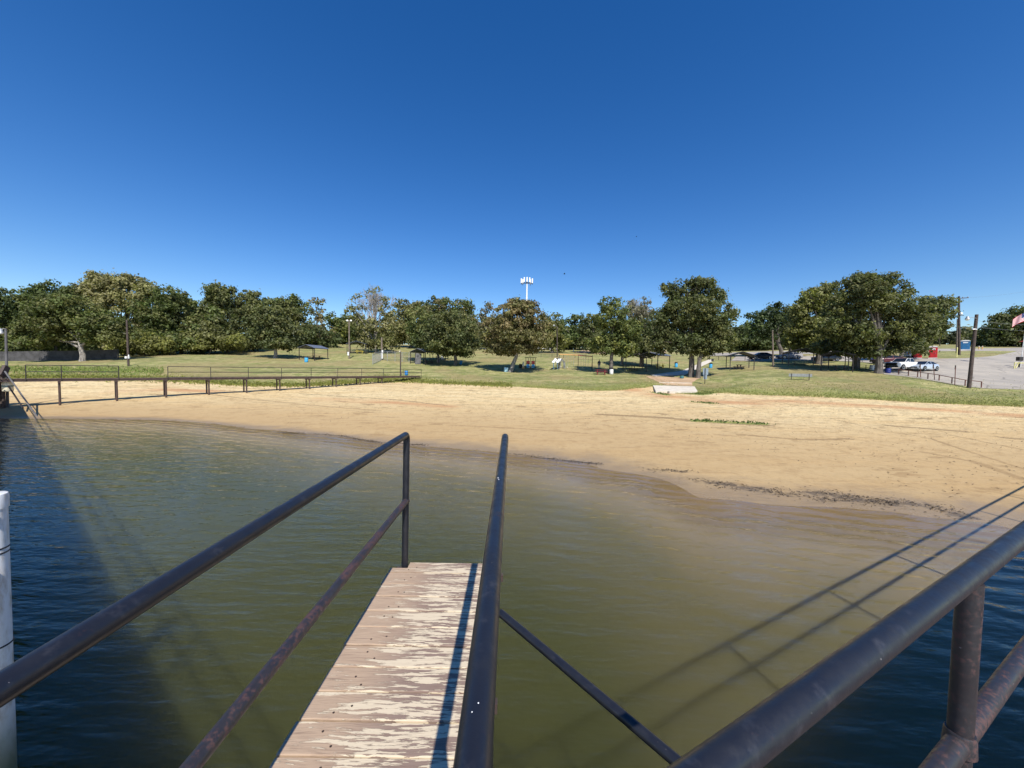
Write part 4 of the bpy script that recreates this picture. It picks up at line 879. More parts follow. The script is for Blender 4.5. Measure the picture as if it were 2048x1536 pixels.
# ------------------------------------------------------------------ wire fence by the pole stub, board fence at the left
def wirefence():
    ps = [GP(745.4, 729), GP(764, 720), GP(774.6, 722), GP(790, 723), GP(804, 724), GP(818, 725), GP(833, 726)]
    o = thing('wire_fence', 'pale wire mesh fence by the picnic shelter with the leaning board', 'fence', (0, 0, 0)); hh = 2.0
    for a in ps: MB().tube([a - Vector((0, 0, 0.2)), a + Vector((0, 0, hh))], 0.05, 6).build('post', MT['galv'], o, True)
    for a, b2 in zip(ps, ps[1:]):
        mb = MB(); L = (b2 - a).length; n = max(2, int(L / 0.16)); q = (b2 - a) / n; m = int(hh / 0.16)
        def pt(i, z): return a + q * i + Vector((0, 0, z))
        for i in range(-m, n):
            i0, z0 = (i, 0.05) if i >= 0 else (0, -i * hh / m); i1 = min(i + m, n); z1 = (i1 - i) * hh / m
            for fl in (0, 1):
                A, Bq = (pt(i0, z0), pt(i1, min(z1, hh))) if not fl else (pt(n - i0, z0), pt(n - i1, min(z1, hh)))
                if (A - Bq).length > 0.1: mb.tube([A, Bq], 0.0065, 3, 0, False)
        mb.tube([a + Vector((0, 0, hh)), b2 + Vector((0, 0, hh))], 0.028, 6); mb.build('mesh_panel', MT['galv'], o)
wirefence()
def boardfence():
    o = thing('board_fence', 'grey wooden board fence below the trees at the left edge', 'fence', (0, 0, 0))
    A, B = GY(-75, 69.5), GY(236, 71); n = 250; L = (B - A).length
    mb = MB()
    for i in range(n):
        p = A.lerp(B, i / n); z = float(H(p.x, p.y)); h = 1.85 + random.uniform(-0.03, 0.03)
        mb.box((p.x, p.y, z + h / 2 - 0.05), (L / n - 0.012, 0.025, h), 0, Matrix.Rotation(math.atan2(B.y - A.y, B.x - A.x), 3, 'Z'))
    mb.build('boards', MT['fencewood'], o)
    for i in range(14):
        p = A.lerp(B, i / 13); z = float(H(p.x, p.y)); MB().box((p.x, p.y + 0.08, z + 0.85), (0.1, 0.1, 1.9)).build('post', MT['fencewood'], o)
boardfence()

# ------------------------------------------------------------------ portable toilets, gate, flag, right-hand house, far shed
def toilet(u, v, hpx, mat, label, rot, hw=1.12):
    g = GP(u, v); s = px(g); h = hpx * s; o = thing('portable_toilet', label, 'portable toilet', g, radians(rot)); w = hw; 
    MB().box((0, 0, h * 0.45), (w, w, h * 0.86), bev=0.04).build('cabin', MT[mat], o)
    MB().box((0, -w / 2 - 0.015, h * 0.43), (w * 0.66, 0.03, h * 0.76), bev=0.012).build('door', MT[mat], o)
    MB().box((0, -w / 2 - 0.04, h * 0.74), (w * 0.52, 0.02, h * 0.11)).build('label_plate', MT['white'], o)
    MB().box((w * 0.26, -w / 2 - 0.05, h * 0.42), (0.05, 0.05, 0.16)).build('handle', MT['galv'], o)
    mb = MB(); n = 8; vs = []
    for y in (-w * 0.54, w * 0.54): vs += [(w * 0.55 * cos(pi * i / n), y, h * 0.88 + 0.12 * h * sin(pi * i / n)) for i in range(n + 1)]
    mb.add(vs, [(i, i + 1, n + 2 + i, n + 1 + i)[::-1] for i in range(n)] + [tuple(range(n + 1)), tuple(range(n + 1, 2 * n + 2))[::-1], (0, n + 1, 2 * n + 1, n)]); mb.build('roof', MT['white'], o)
    MB().box((0, 0, 0.06), (w * 1.06, w * 1.06, 0.14)).build('skid_base', MT['white'], o)
toilet(1865.5, 717, 25, 'red', 'red portable toilet with a white roof in full view right of the foliage', -48)
toilet(1835, 717, 25, 'red', 'red portable toilet with its top hidden by overhanging leaves', -48)
toilet(1930, 700, 19.5, 'bluepanel', 'blue portable toilet with a white roof behind the utility pole', -50, 1.5)
def gate():
    ps = [GP(2028.5, 737.5), GP(2062, 738)]; o = thing('gate', 'yellow pipe gate at the right edge of the parking lot', 'gate', ps[0]); d = ps[1] - ps[0]; d.z = 0; z = 0.95
    mb = MB(); mb.tube([(0, 0, 0), (0, 0, z)], 0.07, 8).tube([(d.x, d.y, 0), (d.x, d.y, z)], 0.07, 8); mb.build('post', MT['paleyellow'], o, True)
    MB().tube([(0, 0, z), (d.x, d.y, z)], 0.075, 8).build('rail', MT['paleyellow'], o, True); MB().tube([(0.25, 0, 0.1), (0.7, 0.05, z)], 0.06, 8).build('brace', MT['paleyellow'], o, True)
    g = GP(2038, 735); s = px(g); o = thing('drop_box', 'dark box on a post behind the yellow gate', 'box', g); MB().box((0, 0, 0.45), (0.14, 0.14, 1.0)).build('post', MT['darksteel'], o); MB().box((0, 0, 17 * s), (8 * s, 0.5, 8 * s), bev=0.03).build('box', MT['darksteel'], o); 
    g = GP(2040.5, 735); s = px(g); o = thing('flagpole', 'pale flagpole with a striped flag at the right edge', 'flagpole', g, radians(-45)); zt = 118 * s
    MB().tube([(0, 0, 0), (4.2 * s, 0.0, zt)], 0.05, 8).build('mast', MT['white'], o, True); MB().sphere((4.3 * s, 0, zt), 0.1, 8).build('finial', MT['paleyellow'], o, True)
    m, nt, b = newmat('striped_flag'); k = NT(nt); uv = k.n('Attribute', {'attribute_name': 'fl'}).outputs['Vector']; sp = k.n('SeparateXYZ', None, Vector=uv)
    st = k.math('GREATER_THAN', k.math('FRACT', k.math('MULTIPLY', sp.outputs[1], 6.5)), 0.5)
    col = k.mix(st, (0.55, 0.03, 0.06), (0.78, 0.76, 0.74)); can = k.math('MULTIPLY', k.math('GREATER_THAN', 0.4, sp.outputs[0]), k.math('GREATER_THAN', sp.outputs[1], 0.46)); col = k.mix(can, col, (0.02, 0.03, 0.14))
    stars = k.n('TexVoronoi', None, Scale=1.0, Vector=k.mapping(uv, (22, 16, 1))).outputs['Distance']; col = k.mix(k.math('MULTIPLY', can, k.math('LESS_THAN', stars, 0.22)), col, (0.78, 0.76, 0.74))
    k.set(b.inputs['Base Color'], col); b.inputs['Roughness'].default_value = 0.8
    nx, nz = 22, 10; mb = MB(); uvs = []; pz = 101 * s; W = 2.4; Hh = 1.45; x0 = 101 / 118 * 4.2 * s + 0.03
    for i in range(nx + 1):
        for j in range(nz + 1):
            a, c = i / nx, j / nz; drop = -0.75 * a * a - 0.35 * a; mb.v.append((x0 - W * 0.62 * a, 0.16 * sin(a * 9 + c * 2.0) * a - 0.3 * a, pz + Hh * (c - 0.5) * (1 - 0.1 * a) + drop)); uvs.append((a, c, 0))
    mb.f = [(i * (nz + 1) + j, (i + 1) * (nz + 1) + j, (i + 1) * (nz + 1) + j + 1, i * (nz + 1) + j + 1) for i in range(nx) for j in range(nz)]; mb.m = [0] * len(mb.f)
    f = mb.build('flag', m, o, True); at = f.data.attributes.new('fl', 'FLOAT_VECTOR', 'POINT'); at.data.foreach_set('vector', np.array(uvs, np.float32).ravel())
gate()
def house():
    c = GP(2140, 697); s = px(c); o = thing('house', 'grey house with a red metal roof at the right edge', 'house', c, radians(-20)); w, l, h = 80 * s, 7.0, 17 * s
    MB().box((0.8, 2.0, h / 2), (w - 3.2, l, h)).build('wall', MT['greywall'], o)
    for x in (-w / 2 + 1.2, -w / 2 + 4.2, -w / 2 + 7.2): MB().box((x, -3.2, h / 2), (0.3, 0.3, h)).build('porch_post', MT['white'], o)
    MB().box((-w / 2 + 3.6, -1.53, h * 0.42), (0.95, 0.06, h * 0.8)).build('door', MT['darkred'], o); MB().box((-w / 2 + 6.0, -1.53, h * 0.58), (1.1, 0.06, h * 0.4)).build('window', MT['glass'], o)
    a = [(-w / 2 - 0.3, -4.0, h), (w / 2, -4.0, h), (w / 2, 6.4, h), (-w / 2 - 0.3, 6.4, h)]; z = h + 14 * s; b2 = [(-w / 2 + 2.8, 1.0, z), (w / 2 - 2.8, 1.0, z)]
    MB().add(a + b2, [(0, 1, 5, 4), (1, 2, 5), (2, 3, 4, 5), (3, 0, 4), (3, 2, 1, 0)]).build('roof', MT['redroof'], o)
house()
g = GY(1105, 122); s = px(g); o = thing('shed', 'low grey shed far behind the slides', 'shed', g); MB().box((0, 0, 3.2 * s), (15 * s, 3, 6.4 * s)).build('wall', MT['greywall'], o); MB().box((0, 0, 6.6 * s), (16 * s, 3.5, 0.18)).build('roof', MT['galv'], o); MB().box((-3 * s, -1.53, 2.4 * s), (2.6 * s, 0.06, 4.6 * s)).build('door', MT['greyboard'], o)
g = GY(1050.5, 118); s = px(g); o = thing('white_sign', 'narrow upright white sign behind the brown oak', 'sign', g); MB().box((0, 0, 10 * s), (3.6 * s, 0.15, 13 * s), bev=0.03).build('sign_panel', MT['white'], o); MB().box((0, 0.12, 2 * s), (0.2, 0.12, 5 * s)).build('post', MT['white'], o)
g = GY(1146, 112); s = px(g); o = thing('marker_post', 'short white marker post on the bare earth bank', 'post', g); MB().box((0, 0, 3.4 * s), (1.5 * s, 1.2 * s, 7 * s), bev=0.03).build('post', MT['white'], o); MB().box((0, 0, 7 * s), (1.7 * s, 1.4 * s, 0.12), bev=0.03).build('cap', MT['white'], o)

# ------------------------------------------------------------------ vehicles
def loft(sts, secs):
    mb = MB(); n = len(secs(sts[0])); vs = []
    for s in sts: vs += secs(s)
    k = len(sts); fs = [(i * n + j, i * n + (j + 1) % n, (i + 1) * n + (j + 1) % n, (i + 1) * n + j) for i in range(k - 1) for j in range(n)]
    fs += [tuple(range(n))[::-1], tuple(range((k - 1) * n, k * n))]; return mb.add(vs, [f[::-1] for f in fs])
def quad_on(P4, off, inset=0.06):
    """a glass pane laid just proud of the quad P4"""
    c = sum((Vector(p) for p in P4), Vector()) / 4; n = (Vector(P4[1]) - Vector(P4[0])).cross(Vector(P4[3]) - Vector(P4[0])).normalized()
    return [Vector(p).lerp(c, inset) + n * off for p in P4]
def wheel(o, x, y, r, w=0.22):
    wl = thing_w = MB().lathe([(r * 0.62, -w / 2), (r * 0.94, -w / 2), (r, -w * 0.35), (r, w * 0.35), (r * 0.94, w / 2), (r * 0.62, w / 2)], 22).build('wheel', MT['black'], o, True, Vector((x, y, r)))
    wl.rotation_euler = (radians(90), 0, 0)
    rim = MB()
    sg = -1 if y > 0 else 1
    rim.lathe([(r * 0.66, sg * w * 0.40), (r * 0.62, sg * (w * 0.52)), (r * 0.2, sg * (w * 0.46)), (0.03, sg * w * 0.5)], 20); rim.build('rim', MT['chrome'], wl, True)
def vehicle(kind, g, rot, label, paint, name, group=None):
    o = thing(name, label, 'car' if kind != 'truck' else 'pickup', g, rot, group)
    if kind == 'truck':
        st = [(2.85, .80, .48, 1.08), (2.7, .93, .42, 1.14), (1.9, .97, .42, 1.20), (1.15, .98, .42, 1.24), (0, .98, .42, 1.25), (-1.0, .98, .42, 1.25), (-2.7, .97, .48, 1.25), (-2.8, .93, .52, 1.2)]
        cab = [(1.25, .84, 1.23), (0.45, .70, 1.84), (-0.75, .70, 1.86), (-1.1, .82, 1.24)]; wx, wr = (1.85, -1.75), 0.41
    else:
        st = [(2.38, .58, .28, .66), (2.22, .80, .22, .74), (1.6, .89, .20, .86), (1.0, .91, .20, .95), (0, .92, .20, .98), (-1.2, .92, .20, 1.02), (-2.0, .87, .24, 1.04), (-2.32, .74, .34, .98)]
        cab = [(1.15, .78, .95), (0.15, .60, 1.43), (-0.95, .58, 1.42), (-2.0, .68, 1.03)]; wx, wr = (1.42, -1.42), 0.335
    def sec(s):
        x, w, z0, z1 = s; h = z1 - z0
        half = [(w * .86, z0), (w * .98, z0 + .12 * h), (w, z0 + .5 * h), (w * .97, z0 + .82 * h), (w * .86, z1 - 0.01), (w * .4, z1 + .02)]
        return [(x, y, z) for y, z in half] + [(x, -y, z) for y, z in half[::-1]]
    loft(st, sec).build('body', MT[paint], o, True)
    def csec(s): x, w, z = s; return [(x, w, z), (x, -w, z)]
    c = [csec(s) for s in cab]
    # cabin: pillars and roof
    f0, f1, r1, r0 = c
    mb = MB(); vs = [Vector(p) for q in c for p in q]; low = [Vector((f0[0][0], f0[0][1], f0[0][2] - .1)), Vector((f0[1][0], f0[1][1], f0[1][2] - .1)), Vector((r0[0][0], r0[0][1], r0[0][2] - .1)), Vector((r0[1][0], r0[1][1], r0[1][2] - .1))]
    mb.add(vs + low, [(0, 1, 3, 2)[::-1], (2, 3, 5, 4)[::-1], (4, 5, 7, 6)[::-1], (0, 2, 4, 6), (1, 7, 5, 3), (8, 0, 6, 10), (9, 11, 7, 1), (8, 9, 1, 0)]); mb.build('cabin', MT[paint], o, False)
    MB().add(quad_on([f0[1], f0[0], f1[0], f1[1]], 0.012), [(0, 1, 2, 3)]).build('windshield', MT['glass'], o)
    MB().add(quad_on([r0[0], r0[1], r1[1], r1[0]], 0.012), [(0, 1, 2, 3)]).build('rear_window', MT['glass'], o)
    if kind != 'truck': MB().add(quad_on([f1[1], f1[0], r1[0], r1[1]], 0.008, 0.12), [(0, 1, 2, 3)]).build('roof_glass', MT['glass'], o)
    for sy in (0, 1):
        a, b2, d, e = Vector(f0[sy]), Vector(f1[sy]), Vector(r1[sy]), Vector(r0[sy])
        m1 = b2.lerp(d, .48); m0 = a.lerp(e, .48)
        for A, Bq, Cq, Dq in ((a, m0, m1, b2), (m0, e, d, m1)):
            q = [A, Bq, Cq, Dq] if sy == 0 else [Bq, A, Dq, Cq]
            q = [A.lerp((A + Bq + Cq + Dq) / 4, .11), Bq.lerp((A + Bq + Cq + Dq) / 4, .11), Cq.lerp((A + Bq + Cq + Dq) / 4, .11), Dq.lerp((A + Bq + Cq + Dq) / 4, .11)]
            off = Vector((0, 0.014 if sy == 0 else -0.014, 0.004)); MB().add([p + off for p in q], [(0, 1, 2, 3)]).build('side_window', MT['glass'], o)
        y = (1 if sy == 0 else -1)
        MB().box((f0[0][0] - .22, y * (abs(f0[0][1]) + .17), f0[0][2] + .08), (.12, .2, .13), bev=.03).build('mirror', MT[paint], o)
    for x in wx:
        for sy in (-1, 1):
            wy = sy * (st[3][1] - .08); wheel(o, x, wy, wr)
            MB().lathe([(wr * 1.14, -.06), (wr * 1.14, .06)], 20).build('wheel_arch', MT['black'], o, True, Vector((x, sy * (st[3][1] - 0.045), wr + .03))).rotation_euler = (radians(90), 0, 0)
    xf, wf, zf0, zf1 = st[1]; fx = st[0][0]
    zg = (zf0 + zf1) / 2 + .04
    if kind == 'truck':
        MB().box((fx - 0.0, 0, .86), (.12, 1.35, .42), bev=.03).build('grille', MT['black'], o); MB().box((fx + .06, 0, .52), (.16, 1.7, .2), bev=.04).build('bumper', MT['black'], o); lz = 1.0; ly = .78
        MB().box((-1.95, 0, 1.245), (1.6, 1.62, .03)).build('bed_floor', MT['black'], o)
    else:
        MB().box((fx - .03, 0, .50), (.10, .98, .22), bev=.04).build('grille', MT['black'], o); MB().box((fx - .02, 0, .30), (.12, 1.3, .08), bev=.03).build('bumper', MT['black'], o); lz = .68; ly = .70
    for sy in (-1, 1):
        MB().box((xf + .02, sy * ly, lz), (.20, .24, .12), 0, Matrix.Rotation(sy * -.5, 3, 'Z'), bev=.03).build('headlight', MT['lampglass'], o)
        MB().box((st[-1][0] + .03, sy * .6, zf1 + .1), (.1, .26, .14), bev=.02).build('tail_light', MT['red'], o)
    MB().box((fx + .045, 0, .36), (.02, .34, .12)).build('number_plate', MT['white'], o)
    return o
g = GP(1846, 741.5); rot = math.atan2(-.292, -.956)
vehicle('car', g, rot, 'silver hatchback parked nearest the rusty pipe barrier', 'carsilver', 'parked_car')
g = GP(1806, 740.5); vehicle('truck', g, rot, 'white pickup truck parked beyond the silver hatchback', 'carwhite', 'pickup_truck')
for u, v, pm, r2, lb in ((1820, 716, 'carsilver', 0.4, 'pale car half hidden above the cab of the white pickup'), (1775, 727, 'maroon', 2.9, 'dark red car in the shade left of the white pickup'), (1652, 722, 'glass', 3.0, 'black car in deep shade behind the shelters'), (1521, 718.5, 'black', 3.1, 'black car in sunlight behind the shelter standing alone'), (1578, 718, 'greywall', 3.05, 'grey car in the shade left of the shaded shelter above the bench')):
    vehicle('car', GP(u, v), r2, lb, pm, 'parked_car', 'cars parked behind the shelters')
for i, (u, lb) in enumerate(((1066, 'left one of two far white cars behind the brown oak'), (1086, 'right one of two far white cars behind the brown oak'))):
    vehicle('car', GY(u, 124), 0.1, lb, 'carwhite', 'parked_car', 'far white cars')

# ------------------------------------------------------------------ trees
def leaves(name, pts, nrm, size, col, parent, mat, aspect=0.62):
    N = len(pts); nrm = nrm / (np.linalg.norm(nrm, axis=1, keepdims=True) + 1e-9)
    a = rng.normal(size=(N, 3)); t = np.cross(nrm, a); t /= (np.linalg.norm(t, axis=1, keepdims=True) + 1e-9); b = np.cross(nrm, t)
    s = size[:, None]; k = rng.uniform(0.75, 1.25, (N, 1))
    q = np.stack([pts - t * s * k, pts - b * s * aspect + t * s * 0.1, pts + t * s * k, pts + b * s * aspect + t * s * 0.1], 1)
    q[:, [1, 3]] += nrm[:, None, :] * (s * 0.22)[:, None, :]
    me = bpy.data.meshes.new(name); me.vertices.add(N * 4); me.vertices.foreach_set('co', q.astype(np.float32).ravel())
    me.loops.add(N * 4); me.loops.foreach_set('vertex_index', np.arange(N * 4, dtype=np.int32)); me.polygons.add(N); me.polygons.foreach_set('loop_start', np.arange(N, dtype=np.int32) * 4); me.update()
    c = np.concatenate([np.repeat(col, 4, 0), np.ones((N * 4, 1))], 1); at = me.attributes.new('tint', 'FLOAT_COLOR', 'POINT'); at.data.foreach_set('color', c.astype(np.float32).ravel())
    me.materials.append(mat); o = bpy.data.objects.new(name, me); COL.objects.link(o)
    if parent: o.parent = parent
    return o
DK, GR, OL, TN, RU, GY_, YG = (.083, .102, .038), (.104, .134, .041), (.156, .157, .056), (.27, .245, .11), (.20, .155, .075), (.22, .195, .16), (.20, .205, .052)
def tree(label, base, lobes, t1, t2=OL, mixp=0.3, dens=1.0, trunk=0.3, bark='bark', name='oak_tree', lean=0, group=None, bare=0, forks=1.0):
    g = GP(base[1], base[2]) if base[0] == 'v' else GY(base[1], base[2])
    o = thing(name, label, 'tree', g, 0, group); Y = g.y; s = Y / F
    lf = 0.0031 * Y * (1.0 if Y < 130 else 1.2); cr = 0.0098 * Y
    C = []
    DM = [q[4] if len(q) > 4 else 1.0 for q in lobes]
    for (u, v, ru, rv) in [q[:4] for q in lobes]:
        p = P(u, v, Y); C.append((Vector((p.x - g.x, random.uniform(-.35, .35) * ru * s, p.z - g.z)), ru * s, rv * s))
    # each limb carries several leaf masses of its own size, with gaps between them
    SUB = []
    for (c, rx, rz), dm in zip(C, DM):
        if rx < 24 * s or dm < 1: SUB.append((c, rx, rz, dm)); continue
        for k in range(7):
            f = random.uniform(.40, .58); an = 2 * pi * (k + random.uniform(-.3, .3)) / 6; rr = 0.58 if k < 6 else 0.0; dy = random.uniform(-.55, .55) * rx
            SUB.append((c + Vector((cos(an) * rx * rr, dy, sin(an) * rz * rr)), rx * f, rz * f * random.uniform(.85, 1.1), 0.8))
    PT, NR, SZ, CL = [], [], [], []
    for c, rx, rz, dm in SUB:
        lt = rng.uniform(.8, 1.22); mp = np.clip(mixp + rng.normal(0, .22), 0, 1)
        ry = min(rx, max(rz, rx * 0.8)); A = 4 * pi * ((rx * ry) ** 1.6 / 3 + (rx * rz) ** 1.6 / 3 + (ry * rz) ** 1.6 / 3) ** (1 / 1.6)
        n = max(5, int(A / (pi * cr * cr) * 1.05 * dens * dm))
        d = rng.normal(size=(n, 3)); d /= np.linalg.norm(d, axis=1, keepdims=True); rad = rng.uniform(0.42, 1.0, (n, 1)) ** 0.55 * np.where(rng.random((n, 1)) < 0.12, rng.uniform(1.05, 1.18, (n, 1)), rng.uniform(0.86, 1.08, (n, 1)))
        cc = np.array(c) + d * rad * np.array([rx, ry, rz])
        cc = cc[cc[:, 2] > 0.5]
        for q in cc:
            m = max(6, int(35 * rng.uniform(0.6, 1.3) * min(dens, 1.0) ** 0.5 * dm ** .5)); r = cr * rng.uniform(0.65, 1.35)
            e = rng.normal(size=(m, 3)) * np.array([0.55, 0.55, 0.36]) * r
            PT.append(q + e); NR.append(e / r + rng.normal(size=(m, 3)) * 0.35 + np.array([0, 0, 0.35])); SZ.append(lf * rng.uniform(0.7, 1.35, m))
            f = 1 if rng.random() < mp else 0; f = np.clip(f * rng.uniform(0.5, 1.0) + (1 - f) * rng.uniform(0, 0.3), 0, 1)
            cl = (np.array(t1) * (1 - f) + np.array(t2) * f) * rng.uniform(0.75, 1.3) * lt; CL.append(cl[None, :] * rng.uniform(0.7, 1.4, (m, 1)))
    if PT: leaves('crown', np.concatenate(PT), np.concatenate(NR), np.concatenate(SZ), np.concatenate(CL), o, MT['leaf'])
    # trunk and limbs
    mb = MB(); zb = min((c.z - rz) for c, rx, rz in C); zf = max(zb * 0.9, 1.2)
    cx = sum(c.x * rx for c, rx, rz in C) / sum(rx for c, rx, rz in C); top = max(c.z for c, rx, rz in C)
    tr = trunk * s / (80 / F) if base[0] == 'Y' else trunk
    fork = Vector((lean + cx * 0.08, 0, zf)); tip = Vector((cx * 0.8, 0, top))
    mb.tube([(0, 0, -0.3), (lean * 0.1, 0, 0.25), (lean * .4 + .05, 0.03, zf * 0.5), fork, fork.lerp(tip, .5) + Vector((.3, .2, 0)), tip], [tr * 1.5, tr * 1.08, tr, tr * .86, tr * .5, tr * .12], 9)
    for c, rx, rz in C:
        a = fork.lerp(tip, random.uniform(0, .35)); e = Vector(c); m = a.lerp(e, .55) + Vector((random.uniform(-.4, .4), random.uniform(-.4, .4), random.uniform(.1, .7)))
        mb.tube([a, m, e], [tr * .5 * forks, tr * .3, tr * .08], 6)
        for k in range(4):
            b2 = m.lerp(e, random.random()); en = e + Vector((random.uniform(-1, 1) * rx * .8, random.uniform(-1, 1) * rx * .8, random.uniform(-.5, .95) * rz)); mb.tube([b2, b2.lerp(en, .5) + Vector((0, 0, .25)), en], [tr * .16, tr * .1, tr * .03], 5)
    mb.build('trunk', MT[bark], o, True)
    if bare:
        tw = MB()
        def br(p, d, L, r, k):
            e = p + d * L; m = p.lerp(e, .5) + Vector((random.uniform(-1, 1), random.uniform(-1, 1), random.uniform(-.3, .6))) * L * .08
            tw.tube([p, m, e], [r, r * .8, r * .55], 4, 0, False)
            if k == 0: return
            for i in range(3 if k > 1 else 4):
                dd = (d + Vector((random.uniform(-1, 1) * .75, random.uniform(-1, 1) * .7, random.uniform(-.25, .55)))).normalized(); br(p.lerp(e, random.uniform(.45, 1)), dd, L * random.uniform(.55, .72), max(r * .58, .012), k - 1)
        for c, rx, rz in bare_lobes(bare, g, s):
            d = (c - fork); L = d.length * .40; br(fork.lerp(tip, .3), d.normalized(), L, tr * .42, 5)
        tw.build('bare_branches', MT['twig'], o)
    return o
def bare_lobes(lst, g, s):
    out = []
    for u, v, ru, rv in lst: p = P(u, v, g.y); out.append((Vector((p.x - g.x, random.uniform(-1, 1), p.z - g.z)), ru * s, rv * s))
    return out

tree('very dark evergreen cut off by the left edge behind the board fence', ('Y', -38, 72), [(-45, 640, 58, 65), (-25, 690, 50, 32), (-15, 610, 26, 36)], DK, GR, .2, name='evergreen_tree')
tree('feathery pointed cedar second from the left edge above the board fence', ('Y', 36, 75), [(38, 604, 13, 22), (36, 632, 24, 26), (34, 662, 32, 28), (40, 690, 34, 22)], GR, OL, .35, name='cedar_tree')
tree('dark round oak between the cedar and the pale trunked oak', ('Y', 112, 82), [(118, 596, 44, 27), (136, 585, 30, 17), (84, 618, 38, 28), (104, 645, 55, 40), (90, 685, 52, 24)], DK, GR, .5)
tree('broad olive oak with a pale trunk in front of the board fence', ('v', 165, 722.5), [(165, 655, 58, 34), (108, 648, 55, 36), (218, 658, 42, 28), (70, 664, 38, 22), (150, 622, 58, 30), (85, 684, 34, 10)], OL, GR, .5, 1.0, .40, 'bark_pale')
tree('tallest tan leaved oak of the left wood, behind the pale trunked oak', ('Y', 248, 86), [(238, 592, 56, 36), (284, 594, 36, 36), (198, 582, 34, 26), (262, 640, 56, 48), (212, 566, 32, 15), (250, 562, 34, 12), (285, 690, 40, 25)], TN, OL, .4)
tree('round solid green tree with foliage down to the grass in the left wood', ('Y', 362, 86), [(362, 625, 48, 40), (332, 655, 45, 42), (398, 655, 42, 45), (362, 686, 70, 24), (350, 600, 34, 14)], GR, OL, .3, 1.15)
tree('dark lumpy topped oak right of the round solid green tree', ('Y', 456, 92), [(440, 598, 33, 26), (484, 604, 32, 27), (456, 645, 62, 42), (426, 580, 13, 10), (456, 580, 14, 9), (500, 638, 28, 34), (460, 680, 62, 20)], OL, DK, .55, 1.1)
tree('low yellowish scrub tree at the edge of the left wood behind the meter box pole', ('Y', 290, 77), [(288, 686, 44, 20), (252, 694, 30, 14), (318, 690, 30, 18)], YG, OL, .5, 1.1, .14, name='scrub_tree')
tree('low pale scrub tree at the foot of the lumpy topped oak', ('Y', 420, 84), [(410, 684, 36, 18), (445, 682, 36, 20), (478, 686, 28, 14)], OL, YG, .4, 1.1, .14, name='scrub_tree')
tree('lone grey-green oak on the slope left of the first shelter', ('v', 551, 716.5), [(548, 655, 46, 30), (516, 668, 24, 22), (580, 668, 26, 24), (545, 632, 28, 16), (560, 688, 36, 10)], DK, OL, .45, 1.0, .34, 'bark_pale')
tree('umbrella topped oak behind the lone grey-green oak', ('Y', 570, 108), [(552, 610, 24, 14), (580, 608, 32, 14), (572, 628, 42, 22), (592, 650, 36, 40), (545, 645, 36, 32)], OL, GR, .4, .85)
tree('narrow sparse oak with rust brown lower leaves behind the first shelter', ('v', 631, 692), [(634, 606, 13, 11), (630, 626, 16, 14), (634, 648, 22, 14), (614, 668, 32, 13), (652, 668, 28, 13), (632, 680, 36, 9)], OL, RU, .6, .6)
tree('bright green bushy tree left of the two-floodlight pole', ('Y', 672, 128), [(676, 652, 28, 24), (690, 662, 26, 24), (664, 678, 26, 14), (688, 684, 22, 9)], GR, YG, .3, 1.1, .2)
tree('dark tree in the gap left of the bare crowned tree', ('Y', 706, 136), [(706, 662, 24, 28), (722, 652, 24, 24), (700, 684, 28, 10)], DK, OL, .4, 1.0, .2)
tree('half bare tall tree with grey twigs and a yellowish right side', ('v', 752, 706), [(770, 612, 15, 18), (780, 632, 11, 14), (732, 655, 32, 26), (772, 662, 28, 26), (708, 640, 17, 26), (752, 685, 46, 12), (735, 598, 32, 24, .35), (712, 622, 18, 18, .35), (752, 588, 22, 15, .35)], OL, TN, .55, .6, .34, 'bark_pale', bare=[(712, 612, 20, 20), (728, 588, 20, 20), (745, 578, 20, 20), (762, 590, 20, 20), (738, 606, 20, 20), (702, 630, 10, 10), (755, 604, 10, 10), (775, 606, 10, 10)])
tree('tan and green oak between the half bare tree and the wide leafy row', ('Y', 822, 120), [(820, 618, 30, 16), (845, 634, 32, 28), (800, 644, 30, 28), (822, 668, 46, 22)], OL, TN, .5)
tree('round topped green oak behind the grey-green oak with the blue barrel', ('Y', 905, 102), [(880, 612, 28, 17), (928, 616, 22, 17), (902, 636, 48, 26), (905, 660, 50, 26)], GR, RU, .25)
tree('wide grey-green oak over the shaded shelter and small blue barrel', ('v', 911, 730.5), [(905, 662, 50, 32), (872, 672, 34, 28), (940, 684, 26, 22), (905, 640, 38, 18), (898, 698, 46, 12), (930, 705, 18, 8)], DK, OL, .4, 1.0, .36)
tree('green oak with a pale leaning trunk beside the leaning grey board', ('v', 876.5, 724), [(850, 650, 32, 30), (862, 680, 36, 18), (838, 668, 26, 24), (880, 695, 26, 10)], GR, OL, .5, .95, .28, 'bark_pale')
tree('thin grey see-through tree left of the cell tower', ('Y', 972, 122), [(972, 622, 18, 15), (980, 646, 24, 22), (958, 650, 20, 24)], GY_, OL, .45, .5)
tree('brown leaved oak under the cell tower with a pale leaning trunk', ('v', 1021, 744), [(1038, 636, 52, 30), (994, 662, 36, 34), (1078, 664, 30, 32), (1030, 674, 64, 28), (1008, 699, 42, 10), (1040, 612, 36, 10), (1052, 692, 36, 12)], RU, OL, .62, 1.0, .36, 'bark_pale', lean=.9)
tree('yellowish oak peeping out right of the brown leaved oak', ('Y', 1104, 106), [(1098, 652, 24, 22), (1108, 680, 30, 20)], OL, YG, .5)
tree('dark green oak rising behind the slides', ('Y', 1146, 126), [(1152, 640, 14, 12), (1128, 656, 22, 17), (1166, 668, 34, 26), (1140, 684, 44, 16)], DK, GR, .4)
tree('slim dark oak touching the tall narrow oak on its left', ('Y', 1184, 106), [(1186, 642, 15, 13), (1178, 664, 20, 22), (1190, 686, 26, 20)], DK, OL, .4)
